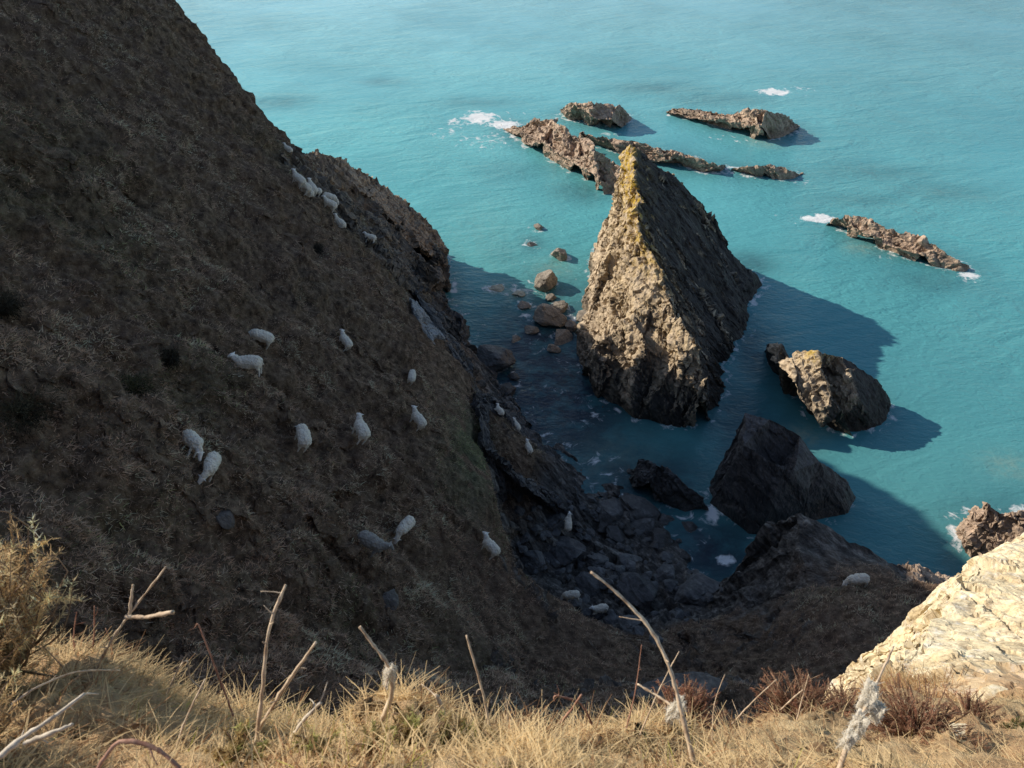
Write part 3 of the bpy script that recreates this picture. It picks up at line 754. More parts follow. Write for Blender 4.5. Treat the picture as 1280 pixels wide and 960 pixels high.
def scatter(V, F, wt, n):
    e1, e2 = V[F[:, 1]] - V[F[:, 0]], V[F[:, 2]] - V[F[:, 0]]
    cr = np.cross(e1, e2); ar = np.linalg.norm(cr, axis=1) / 2
    c = V[F].mean(1)
    pr = ar * wt(c, F); pr /= pr.sum()
    f = RNG.choice(len(F), n, p=pr)
    a, b = RNG.random(n), RNG.random(n); m = a + b > 1; a[m], b[m] = 1 - a[m], 1 - b[m]
    p = V[F[f, 0]] + e1[f] * a[:, None] + e2[f] * b[:, None]
    return p, cr[f] / np.maximum(2 * ar[f], 1e-9)[:, None], f
vegv, grv = 1 - rock, green
def wt(c, F):
    d = np.linalg.norm(c - CAMP, axis=1)
    face = np.cross(TV[F[:, 1]] - TV[F[:, 0]], TV[F[:, 2]] - TV[F[:, 0]])
    vis = ((CAMP - c) * face).sum(1) > 0
    clump = .35 + np.clip(fbm(c * .9, 3, 40) + .45, 0, 1.3)
    return in_view(c) * vis * (vegv[F].mean(1) > .45) * clump * (c[:, 1] > 9) * (c[:, 1] < 77) * (36 / np.maximum(d, 18)) ** 1.3
NB = 430000
p, nrm, f = scatter(TV, TF, wt, NB)
gr = grv[TF[f]].mean(1)
cl = fbm(p * .55, 3, 41) * .8 + fbm(p * 2.3, 2, 47) * .75; cl2 = fbm(p * .13, 3, 44)
rnd = RNG.random(NB)
tint = np.stack([.25 + .15 * rnd, .168 + .10 * rnd, .118 + .065 * rnd], 1)
red = np.clip(cl2 * 1.4 + .1, 0, 1) * RNG.random(NB)
tint = tint * (1 - red[:, None] * .6) + np.array([.21, .115, .07]) * red[:, None] * .6
gray = np.clip(-cl2 * 1.4, 0, 1) * RNG.random(NB)
tint = tint * (1 - gray[:, None] * .6) + np.array([.27, .20, .155]) * gray[:, None] * .6
gm = (RNG.random(NB) < gr * 1.0 + .012)
tint[gm] = np.stack([.14 + .08 * rnd, .15 + .08 * rnd, .075 + .03 * rnd], 1)[gm]
tint *= np.clip(1.95 + 1.6 * cl, .32, 3.4)[:, None]
pale_b = RNG.random(NB) < .07
tint[pale_b] = np.array([.66, .50, .36]) * RNG.uniform(.7, 1.1, (pale_b.sum(), 1))
rdir = unit(RNG.normal(size=(NB, 3)))
up = unit(nrm * .55 + np.array([0, 0, .35]) + rdir * .85)
dnh = np.array([.72, .2, -.6])
curl = np.tile(dnh, (NB, 1)) * RNG.uniform(.0, .6, (NB, 1)) + rdir[::-1] * .6
side = unit(np.cross(up, unit(RNG.normal(size=(NB, 3)))))
V, F, C = strips(p - nrm * .03, up, side, RNG.uniform(.05, .18, NB) * (1 + .25 * cl), RNG.uniform(.016, .045, NB), curl, np.clip(tint, .01, .8))
tag(make('hillside_grass', V, F, M_HBLADE, attrs={'tint': C}), kind='stuff')
tick('hill grass')

# shrubs on the hill: dark gorse clumps one can tell apart
M_SHRUB = blade_material('shrub_leaf', .15)
def shrub(name, label, pos, nrm, size, base, n=900, leaf=.09, group=None, cat='shrub', flat=.75):
    c = np.array(pos) + np.array(nrm) * size * .25
    d = unit(RNG.normal(size=(n, 3)))
    rr = size * (.25 + .75 * RNG.random(n) ** .6) * np.clip(1 + 1.1 * fbm(d * 1.6 + c, 3, 8), .2, 1.8)
    q = c + d * rr[:, None] * np.array([1, 1, flat])
    tn = np.array(base)[None] * (.4 + 1.1 * RNG.random((n, 1))) * (.6 + .5 * np.clip(d[:, 2:3], -.5, 1))
    V, F, C = strips(q, unit(d + RNG.normal(size=(n, 3)) * .6), unit(RNG.normal(size=(n, 3))), RNG.uniform(.5, 1.4, n) * leaf * 2, RNG.uniform(.5, 1, n) * leaf * .7, RNG.normal(size=(n, 3)) * .2, tn)
    o = make(name, V - np.array(pos), F, M_SHRUB, attrs={'tint': C}); o.location = pos
    return tag(o, label, cat, group)
for (u, v, wp, col, lab) in [
        (22, 520, 60, (.10, .085, .05), 'wide dark gorse patch at the left edge of the hillside'),
        (212, 447, 24, (.075, .062, .042), 'small dark shrub left of the two sheep on the upper hillside'),
        (165, 490, 34, (.10, .095, .05), 'dark green shrub down and left of the small dark shrub'),
        (4, 384, 28, (.09, .075, .05), 'dark bush cut by the left edge of the hill'),
        (395, 312, 14, (.07, .06, .045), 'small dark bush in a dip below the sheep flock')]:
    p_, n_ = ground(u, v)
    s = (p_ - Vector(CAMP)).length * wp / FPX / 2
    shrub('gorse_shrub', lab, p_, n_, s, col, int(1800 + 2600 * s), .05)

# ------------------------------------------------------------------ sheep
MW = NT('sheep_wool'); pw = MW.n('ShaderNodeTexCoord').outputs['Object']
nw = MW.noise(pw, 14, 4, .7)
MW.col(MW.mix(MW.noise(pw, 3.0, 3), MW.ramp(nw, [(.3, (.80, .69, .54)), (.7, (.95, .87, .73))]), (.92, .82, .67)))
MW.set(Roughness=.95); MW.b.inputs['Specular IOR Level'].default_value = .1
MW.L(MW.bump(MW.voro(pw, 22), .8, .03), MW.b.inputs['Normal'])
MFc = NT('sheep_face'); MFc.col((.88, .82, .74)); MFc.set(Roughness=.8)
MGw = NT('sheep_grey_wool'); pw = MGw.n('ShaderNodeTexCoord').outputs['Object']
MGw.col(MGw.ramp(MGw.noise(pw, 14, 4, .7), [(.3, (.22, .20, .175)), (.7, (.40, .37, .33))])); MGw.set(Roughness=.95)
MGf = NT('sheep_grey_face'); MGf.col((.26, .24, .22)); MGf.set(Roughness=.85)
SHEEP = {}
def sheep_mesh(pose, turn=0.0):
    """one continuous body along +x (head at +x), feet at z = 0, 1.15 m long"""
    if (pose, turn) in SHEEP: return SHEEP[(pose, turn)]
    low = pose == 'lie'
    hz = .30 if low else .60
    bm = bmesh.new()
    def ball(c, r, dirn=None):
        mt = Matrix.Translation(c)
        if dirn is not None: mt = mt @ Vector(dirn).to_track_quat('X', 'Z').to_matrix().to_4x4()
        bmesh.ops.create_icosphere(bm, subdivisions=3, radius=1, matrix=mt @ Matrix.Diagonal((*r, 1)))
    def limb(a, b, r0, r1):
        a, b = Vector(a), Vector(b); d = b - a
        bmesh.ops.create_cone(bm, cap_ends=True, segments=14, radius1=r0, radius2=r1, depth=d.length, matrix=Matrix.Translation((a + b) / 2) @ d.to_track_quat('Z', 'X').to_matrix().to_4x4())
        ball(a, (r0,) * 3); ball(b, (r1,) * 3)
    ball((-.08, 0, hz + .02), (.50, .275, .265)); ball((.24, 0, hz), (.24, .235, .25)); ball((-.36, 0, hz), (.235, .255, .25)); ball((-.05, 0, hz - .06), (.40, .25, .22))
    limb((-.56, 0, hz + .06), (-.63, 0, hz - .10), .05, .035)
    if pose == 'graze':
        h1, h2 = Vector((.62, turn * .16, hz - .26)), Vector((.70, turn * .22, hz - .44))
        limb((.34, 0, hz + .02), (.60, turn * .14, hz - .22), .17, .105)
    else:
        h1, h2 = Vector((.58, turn * .16, hz + .29)), Vector((.74, turn * .26, hz + .21))
        limb((.32, 0, hz + .06), (.56, turn * .14, hz + .25), .17, .11)
    limb(h1, h2, .095, .058)
    hd = (h2 - h1).normalized(); sd_ = hd.cross(Vector((0, 0, 1))); sd_ = sd_.normalized() if sd_.length > .1 else Vector((0, 1, 0))
    for s in (-1, 1):
        e0 = h1 - hd * .04 + Vector((0, 0, .03)) + sd_ * s * .07
        limb(e0, e0 + sd_ * s * .13 + Vector((0, 0, .01)), .034, .02)
    for (x, s) in ((.24, 1), (.24, -1), (-.40, 1), (-.40, -1)):
        if low: limb((x, s * .19, .12), (x + .24, s * .22, .06), .065, .04)
        else:
            back = x < 0
            limb((x, s * .14, hz - .12), (x - (.05 if back else 0), s * .135, .27), .085 if back else .07, .046)
            limb((x - (.05 if back else 0), s * .135, .27), (x - (.01 if back else 0), s * .13, .03), .044, .036)
    m0 = bpy.data.meshes.new('sheep'); bm.to_mesh(m0); bm.free()
    o = bpy.data.objects.new('sheep_tmp', m0); COL.objects.link(o)
    rm = o.modifiers.new('Remesh', 'REMESH'); rm.mode = 'VOXEL'; rm.voxel_size = .024
    sm = o.modifiers.new('Smooth', 'SMOOTH'); sm.factor = .6; sm.iterations = 5
    dg = bpy.context.evaluated_depsgraph_get(); dg.update()
    m2 = bpy.data.meshes.new_from_object(o.evaluated_get(dg)); bpy.data.objects.remove(o)
    n = len(m2.vertices); V = np.empty(n * 3, np.float32); m2.vertices.foreach_get('co', V); V = V.reshape(-1, 3).astype(float)
    a, b = np.array(h1), np.array(h2)
    t = np.clip(((V - a) @ (b - a)) / ((b - a) @ (b - a)), -.1, 1)
    face = np.linalg.norm(V - (a + t[:, None] * (b - a)), axis=1) < .125
    ears = (np.linalg.norm(V - a, axis=1) < .25) & (np.abs((V - a) @ np.array(sd_)) > .09)
    leg = np.zeros(n, bool) if low else V[:, 2] < .30
    bare = face | leg | ears
    nr = np.empty(n * 3, np.float32); m2.vertices.foreach_get('normal', nr); nr = nr.reshape(-1, 3)
    V = V + nr * ((.026 * fbm(V * 15, 3, 6) + .024 * fbm(V * 5, 2, 9)) * np.where(bare, .15, 1))[:, None]
    m2.vertices.foreach_set('co', V.astype(np.float32).ravel())
    m2.materials.clear(); m2.materials.append(MW.m); m2.materials.append(MFc.m)
    for pl in m2.polygons:
        pl.material_index = int(np.mean([bare[k] for k in pl.vertices]) > .5); pl.use_smooth = True
    m2.name = 'sheep'
    SHEEP[(pose, turn)] = m2
    return m2
def face_hit(u, v):
    return ground(u, v)[0]
BVH_ALL = None
def world_bvh():
    Vs, Fs, n = [TV], [TF], len(TV)
    for o in COL.objects:
        if o.type == 'MESH' and (o.name.startswith('slanting_slab') or o.name.startswith('boulder') or o.name.startswith('beach_stone') or o.name.startswith('sea_cliff')):
            me = o.data; c = np.empty(len(me.vertices) * 3, np.float32); me.vertices.foreach_get('co', c)
            ff = np.empty(len(me.loops), np.int32); me.loops.foreach_get('vertex_index', ff)
            Mx = np.array(o.matrix_basis); c = c.reshape(-1, 3) @ Mx[:3, :3].T + Mx[:3, 3]
            Vs.append(c); Fs.append(ff.reshape(-1, 3) + n); n += len(c)
    V, F = np.concatenate(Vs), np.concatenate(Fs)
    return BVHTree.FromPolygons(V.tolist(), F.tolist())
BVH_ALL = world_bvh()
tick('bvh')
def sheep(head, tail, pose, label, turn=0.0, size=1.0, grey=False, group='sheep grazing on the cove slopes', lean=.55):
    """stands where the bearings to its two ends meet the ground"""
    c, n = hit((head[0] + tail[0]) / 2, (head[1] + tail[1]) / 2, BVH_ALL)
    if pose != 'lie':                                  # the feet are lower in the picture than the middle of the body
        px = FPX / (c - Vector(CAMP)).length
        c, n = hit((head[0] + tail[0]) / 2, (head[1] + tail[1]) / 2 + .34 * px * size * .8, BVH_ALL)
    n = Vector((1.2, .35, 1)).normalized() * .5 + n * .5 if c.x < -1 else n
    n = (n * lean + Vector((0, 0, 1)) * (1 - lean)).normalized()
    du, dv = head[0] - tail[0], tail[1] - head[1]
    x = Vector((1, 0, 0)) * du + Vector((0, SP, CP)) * dv
    if abs(dv) > abs(du): x.y *= 1.6
    x = (x - n * x.dot(n)).normalized()
    y = n.cross(x).normalized()
    me = sheep_mesh(pose, turn)
    if grey:
        me = me.copy(); me.materials.clear(); me.materials.append(MGw.m); me.materials.append(MGf.m)
    o = bpy.data.objects.new('sheep', me); COL.objects.link(o)
    o.matrix_world = Matrix.LocRotScale(c - n * .04, Matrix((x, y, n)).transposed(), Vector((size,) * 3))
    return tag(o, label, 'sheep', group)
S = 1.04
sheep((312, 424), (334, 424), 'graze', 'white sheep facing left on the upper hillside, just above another sheep side-on', .6, S)
sheep((297, 460), (328, 462), 'stand', 'white sheep standing side-on facing left with its legs showing', -.3, S)
sheep((419, 419), (434, 436), 'stand', 'sheep alone on mid slope facing uphill left, right of the side-on sheep', 0, S * .9)
sheep((514, 463), (508, 479), 'graze', 'small round sheep at the right of the hillside nearest the black cliff foot', 0, S * .9)
sheep((508, 512), (527, 538), 'stand', 'sheep standing diagonally on the right of the hill, below the small round one', 0, S)
sheep((237, 578), (231, 540), 'graze', 'cream sheep grazing head down, leftmost of all on the hillside', .2, S * .86)
sheep((254, 601), (264, 572), 'graze', 'sheep grazing with face down-left, just right of the leftmost cream sheep', -.9, S * .88)
sheep((373, 530), (374, 564), 'graze', 'sheep seen from behind in the middle of the hill with rear legs showing', 0, S)
sheep((444, 523), (447, 557), 'stand', 'narrow sheep climbing straight uphill, between the rear-view and the diagonal sheep', 0, S)
sheep((474, 686), (440, 677), 'stand', 'dim grey sheep low on the hill facing right, below left of a bright white one', 0, S, True)
sheep((492, 664), (506, 650), 'graze', 'bright white sheep low on the hill turning its head left above a grey sheep', 1.0, S)
sheep((598, 674), (616, 694), 'stand', 'sheep at the lower right rim of the grass above the dark overhang', -.2, S)
sheep((622, 511), (623, 520), 'lie', 'pale sheep at the top of the slanting rock rib', 0, S * .8)
sheep((642, 528), (648, 537), 'lie', 'faint sheep second from the top on the rock rib', 0, S * .8)
sheep((657, 553), (661, 566), 'stand', 'sheep on the middle of the rock rib at the water side', 0, S * .85)
sheep((708, 640), (706, 661), 'stand', 'pale narrow sheep on dark rocks below the end of the rock rib', 0, S)
sheep((707, 744), (724, 747), 'graze', 'sheep among the beach stones at the foot of the grass, upper of two', 0, S)
sheep((742, 765), (755, 761), 'lie', 'round sheep among the beach stones, lower of two', 0, S)
sheep((1057, 727), (1082, 726), 'graze', 'fleecy sheep alone on the right-hand rock promontory', .3, S * 1.08)
G = 'flock bunched near the crest of the far hill'
sheep((366, 222), (374, 230), 'stand', 'topmost sheep of the flock near the far crest', 0, S, False, G)
sheep((371, 232), (380, 237), 'stand', 'second sheep from the top of the flock near the far crest', 0, S, False, G)
sheep((376, 238), (388, 246), 'lie', 'sheep lying at the lower left side of the bunched flock', 0, S, False, G)
sheep((384, 230), (392, 244), 'stand', 'sheep with raised head in the centre of the bunched flock', .3, S, False, G)
sheep((397, 238), (393, 246), 'graze', 'small sheep tucked behind the raised-head sheep of the flock', 0, S * .85, False, G)
sheep((418, 250), (405, 249), 'graze', 'sheep on the right of the flock, upper of two side by side', 0, S, False, G)
sheep((401, 255), (418, 260), 'stand', 'sheep on the right of the flock, lower of two side by side', 0, S, False, G)
sheep((417, 276), (428, 286), 'lie', 'sheep lying by itself just below the flock', 0, S, False, G)
sheep((457, 298), (465, 302), 'stand', 'small sheep alone near the dark sea cliff below the flock', 0, S * .85)
sheep((356, 186), (362, 190), 'lie', 'sheep on the sunlit top of the far cliff, highest of all', 0, S * .7)
tick('sheep')

# ------------------------------------------------------------------ clifftop underfoot
def earth_material():
    M = NT('clifftop_earth'); p = M.pos()
    n = M.noise(p, 9, 7, .7); n2 = M.noise(p, 1.6, 4)
    c = M.ramp(n, [(.32, (.22, .14, .08)), (.52, (.60, .43, .24)), (.72, (.85, .67, .40))])
    c = M.mix(M.ramp(n2, [(.42, 0), (.62, .6)]), c, (.58, .35, .19))
    M.col(c); M.set(Roughness=.95); M.b.inputs['Specular IOR Level'].default_value = .1
    M.L(M.bump(M.noise(p, 22, 6, .75), .9, .04), M.b.inputs['Normal'])
    return M.m
M_EARTH = earth_material()
sil = [(-260, 770, 2.9), (-120, 790, 2.4), (0, 805, 2.1), (100, 822, 2.0), (165, 850, 1.9), (240, 895, 1.8), (330, 922, 1.75), (450, 914, 1.7), (560, 922, 1.7), (680, 932, 1.75), (780, 926, 1.9), (870, 922, 2.2), (950, 902, 2.9), (1050, 884, 3.6), (1110, 878, 4.3)]
G_ = [D(*q) for q in sil]
G_ += [D(*q) for q in [(-250, 1000, 1.2), (100, 1015, 1.1), (400, 1015, 1.1), (700, 1015, 1.15), (1000, 1005, 1.4), (1400, 1000, 1.9), (60, 900, 1.5), (300, 955, 1.4), (600, 958, 1.4), (900, 950, 1.7), (1100, 930, 2.6), (1250, 925, 2.9), (1180, 895, 3.8), (1300, 875, 4.2), (1450, 860, 4.6), (1600, 850, 4.6)]]
G_ += [(-5, -2.5, 48.9), (0, -2.5, 48.7), (5, -2.5, 48.4), (-5, .4, 48.9), (5, .6, 47.6), (0, -.2, 48.55)]
for q in sil:
    p_ = D(*q); G_ += [(p_[0], p_[1] + .7, p_[2] - 2.6), (p_[0], p_[1] + 3.5, p_[2] - 14)]
GV, GF = tin(G_, [list(range(len(sil)))])
GV, GF = refine(GV, GF, lod(.012, .02, .4), .05)
gn = vnormals(GV, GF)
GV = GV + gn * (.05 * fbm(GV * 3, 4, 31) + .02 * fbm(GV * 14, 3, 33))[:, None]
tag(make('clifftop', GV, GF, M_EARTH, smooth=True), kind='structure')
BVH_G = BVHTree.FromPolygons(GV.tolist(), GF.tolist())

# pale lichen-covered outcrop on the right
MO = NT('lichen_outcrop'); p = MO.pos()
n1 = MO.noise(p, 2.2, 8, .68); n2 = MO.noise(p, 7, 6, .7); n3 = MO.noise(p, .9, 3)
c = MO.ramp(n1, [(.28, (.56, .42, .25)), (.42, (.82, .67, .42)), (.60, (.92, .80, .56))])
c = MO.mix(MO.ramp(n2, [(.55, 0), (.66, .8)]), c, (.90, .87, .79))
c = MO.mix(MO.ramp(MO.noise(p, 16, 5, .7), [(.34, .7), (.5, 0)]), c, (.26, .19, .12))
c = MO.mix(MO.math('MULTIPLY', MO.attr('earth'), MO.ramp(MO.noise(p, 3.2, 6, .7), [(.35, .45), (.6, 1)])), c, MO.ramp(n2, [(.35, (.25, .13, .07)), (.65, (.56, .35, .19))]))
c = MO.mix(MO.math('MULTIPLY', MO.attr('cav'), .4), c, (.16, .11, .07))
wp_ = MO.n('ShaderNodeVectorMath'); MO.L(p, wp_.inputs[0]); wn = MO.n('ShaderNodeTexNoise'); MO.L(p, wn.inputs['Vector']); wn.inputs['Scale'].default_value = 2.5; wn.inputs['Detail'].default_value = 4; MO.L(wn.outputs['Color'], wp_.inputs[1])
ce = MO.voro(MO.mapping(wp_.outputs[0], (.9, 1.6, 2.2)), .95, 'DISTANCE_TO_EDGE')
ck = MO.ramp(ce, [(.0, 1), (.022, 0)])
c = MO.mix(MO.math('MULTIPLY', ck, .45), c, (.20, .13, .08))
c = MO.mix(MO.ramp(MO.noise(p, 3.4, 7, .75), [(.54, 0), (.62, .6)]), c, (.40, .30, .19))
MO.col(c); MO.set(Roughness=.92); MO.b.inputs['Specular IOR Level'].default_value = .15
MO.L(MO.bump(MO.math('ADD', n1, MO.math('MULTIPLY', n2, .5)), .45, .06), MO.b.inputs['Normal'])
osil = [(1096, 866, 5.2), (1112, 845, 5.6), (1134, 812, 6.2), (1168, 778, 7), (1212, 742, 7.8), (1194, 726, 8.2), (1216, 706, 8.8), (1245, 690, 9.5), (1282, 668, 10.2), (1360, 625, 11.5), (1500, 560, 12)]
ob = [D(*q) for q in osil] + [D(*q) for q in [(1085, 885, 4.6), (1160, 862, 5.0), (1230, 850, 5.05), (1300, 840, 5.2), (1170, 812, 6.1), (1240, 770, 7.0), (1262, 722, 8.3), (1330, 720, 8.2), (1330, 780, 6.8), (1420, 820, 6), (1140, 905, 4.1), (1250, 888, 4.25), (1330, 880, 4.3), (1450, 870, 4.5), (1600, 700, 8), (1600, 840, 5.2)]]
for q in osil:
    p_ = D(*q); ob.append((p_[0] - .25, p_[1] + .8, p_[2] - 3.5))
OV, OF = tin(ob, [list(range(len(osil)))])
OV, OF = refine(OV, OF, lod(.0045, .015, .5), .03)
OV, ocav = roughen(OV, OF, .10, 1.3, .05, .45, .03, 51)
oz = np.linalg.norm(OV - CAMP, axis=1)
earth = np.clip((6.7 - oz) / 1.1 + fbm(OV * 1.6, 3, 61) * .7, 0, 1)
tag(make('rock_outcrop', OV, OF, MO.m, attrs={'cav': ocav, 'earth': earth}), 'pale cream lichen-covered outcrop in bright sun at the clifftop edge, right', 'rock outcrop')
BVH_O = BVHTree.FromPolygons(OV.tolist(), OF.tolist())

# matted straw and green blades: uncountable
def gw(c, F):
    d = np.linalg.norm(c - CAMP, axis=1)
    r = c - CAMP; z = r[:, 1] * CP - r[:, 2] * SP
    u = 640 + FPX * r[:, 0] / np.maximum(z, .1)
    face = np.cross(GV[F[:, 1]] - GV[F[:, 0]], GV[F[:, 2]] - GV[F[:, 0]])
    fc = ((CAMP - c) * unit(face)).sum(1) / d > -.12
    return fc * in_view(c, .78, .62) * (1.7 / d) ** 1.5 * np.where(u > 930, .55, 1) * (z < 4)
NG = 200000
p, nrm, f = scatter(GV, GF, gw, NG)
rnd = RNG.random((NG, 1))
tint = np.array([1.0, .77, .45]) * (.8 + .45 * rnd) * np.clip(1.05 + .6 * fbm(p * 5, 3, 71), .4, 1.5)[:, None]
br = RNG.random(NG) < np.clip(.16 + .4 * fbm(p * 3.2, 2, 72), .03, .7)
tint[br] = (np.array([.48, .28, .15]) * (.5 + .8 * rnd))[br]
r_ = p - CAMP; zz = r_[:, 1] * CP - r_[:, 2] * SP; uu = r_[:, 0] / zz
gp = np.clip(fbm(p * 2.6, 2, 73) * 1.3 + .05, 0, 1) * np.clip(1.2 - np.abs(uu + .02) * 2.2, .1, 1)
gmk = RNG.random(NG) < gp * .28
tint[gmk] = (np.array([.55, .52, .14]) * (.5 + .7 * rnd))[gmk]
th = RNG.random(NG) * 2 * math.pi
lie = RNG.uniform(-.05, .75, NG) + (RNG.random(NG) < .05) * .9
up = unit(np.stack([np.cos(th), np.sin(th) * .8 + .25, lie], 1))
side = unit(np.cross(up, RNG.normal(size=(NG, 3))))
tint = tint / np.maximum(tint.max(1, keepdims=True) / .93, 1)
V, F, C = strips(p - nrm * .015, up, side, RNG.uniform(.02, .075, NG) * (1 + (lie > .9) * .4), RNG.uniform(.0016, .0042, NG), np.stack([np.cos(th) * .3, np.sin(th) * .3, -RNG.uniform(.1, .8, NG)], 1) + RNG.normal(size=(NG, 3)) * .25, np.clip(tint, .02, .92), 3, .3)
tag(make('clifftop_grass', V, F, M_BLADE, attrs={'tint': C}), kind='stuff')

def ow(c, F):
    return in_view(c) * (earth[F].mean(1) > .35) * np.clip(.3 + fbm(c * 2.2, 2, 91), 0, 1)
q_, qn, qf = scatter(OV, OF, ow, 7000)
n_ = len(q_); th = RNG.random(n_) * 6.283
up = unit(np.stack([np.cos(th), np.sin(th), RNG.uniform(.1, 1.0, n_)], 1))
V, F, C = strips(q_ - qn * .01, up, unit(np.cross(up, RNG.normal(size=(n_, 3)))), RNG.uniform(.04, .13, n_), RNG.uniform(.003, .006, n_), RNG.normal(size=(n_, 3)) * .3 - np.array([0, 0, .3]),
                 np.array([.90, .66, .36]) * RNG.uniform(.45, 1.05, (n_, 1)) * np.where(RNG.random((n_, 1)) < .35, np.array([[.75, .55, .5]]), 1), 2, .3)
tag(make('outcrop_grass', V, F, M_BLADE, attrs={'tint': C}), kind='stuff')
def tube(path, radii, sides=7, knob=.15, sub=7):
    path = np.array(path, float); out, rad = [], []
    for k in range(len(path) - 1):              # Catmull-Rom
        a = path[max(k - 1, 0)]; b, c = path[k], path[k + 1]; d = path[min(k + 2, len(path) - 1)]
        for t in np.arange(sub) / sub:
            out.append(.5 * (2 * b + (c - a) * t + (2 * a - 5 * b + 4 * c - d) * t * t + (3 * b - a - 3 * c + d) * t ** 3))
            rad.append(radii[k] * (1 - t) + radii[k + 1] * t)
    out.append(path[-1]); rad.append(radii[-1])
    out, rad = np.array(out), np.array(rad)
    rad = rad * (1 + knob * RNG.normal(size=len(rad)) * .8 + .35 * (RNG.random(len(rad)) < .12))
    out = out + RNG.normal(size=out.shape) * rad[:, None] * .13
    tg = unit(np.gradient(out, axis=0)); s = unit(np.cross(tg, np.array([.31, .87, .38]))); t2 = np.cross(tg, s)
    an = np.arange(sides) / sides * 2 * math.pi
    V = (out[:, None] + rad[:, None, None] * (np.cos(an)[None, :, None] * s[:, None] + np.sin(an)[None, :, None] * t2[:, None])).reshape(-1, 3)
    n = len(out); F = []
    for i in range(n - 1):
        for k in range(sides):
            a, b = i * sides + k, i * sides + (k + 1) % sides
            F.append((a, b, b + sides, a + sides))
    for i0 in (0, (n - 1) * sides):
        cc = len(V); V = np.concatenate([V, V[i0:i0 + sides].mean(0)[None]])
        for k in range(0, sides, 2): F.append((i0 + k, i0 + (k + 1) % sides, i0 + (k + 2) % sides, cc))
    return V, np.array(F)
def stem_material(name, a, b):
    M = NT(name); p = M.pos()
    n = M.noise(M.mapping(p, (60, 60, 18)), 1, 5, .65)
    M.col(M.ramp(n, [(.35, a), (.65, b)])); M.set(Roughness=.75)
    M.L(M.bump(n, .6, .003), M.b.inputs['Normal'])
    return M.m
M_STEM = stem_material('dead_stem', (.36, .24, .15), (.78, .62, .44))
M_STEMP = stem_material('bleached_stem', (.46, .38, .29), (.78, .68, .54))
M_STEMR = stem_material('red_stem', (.24, .10, .06), (.50, .28, .19))
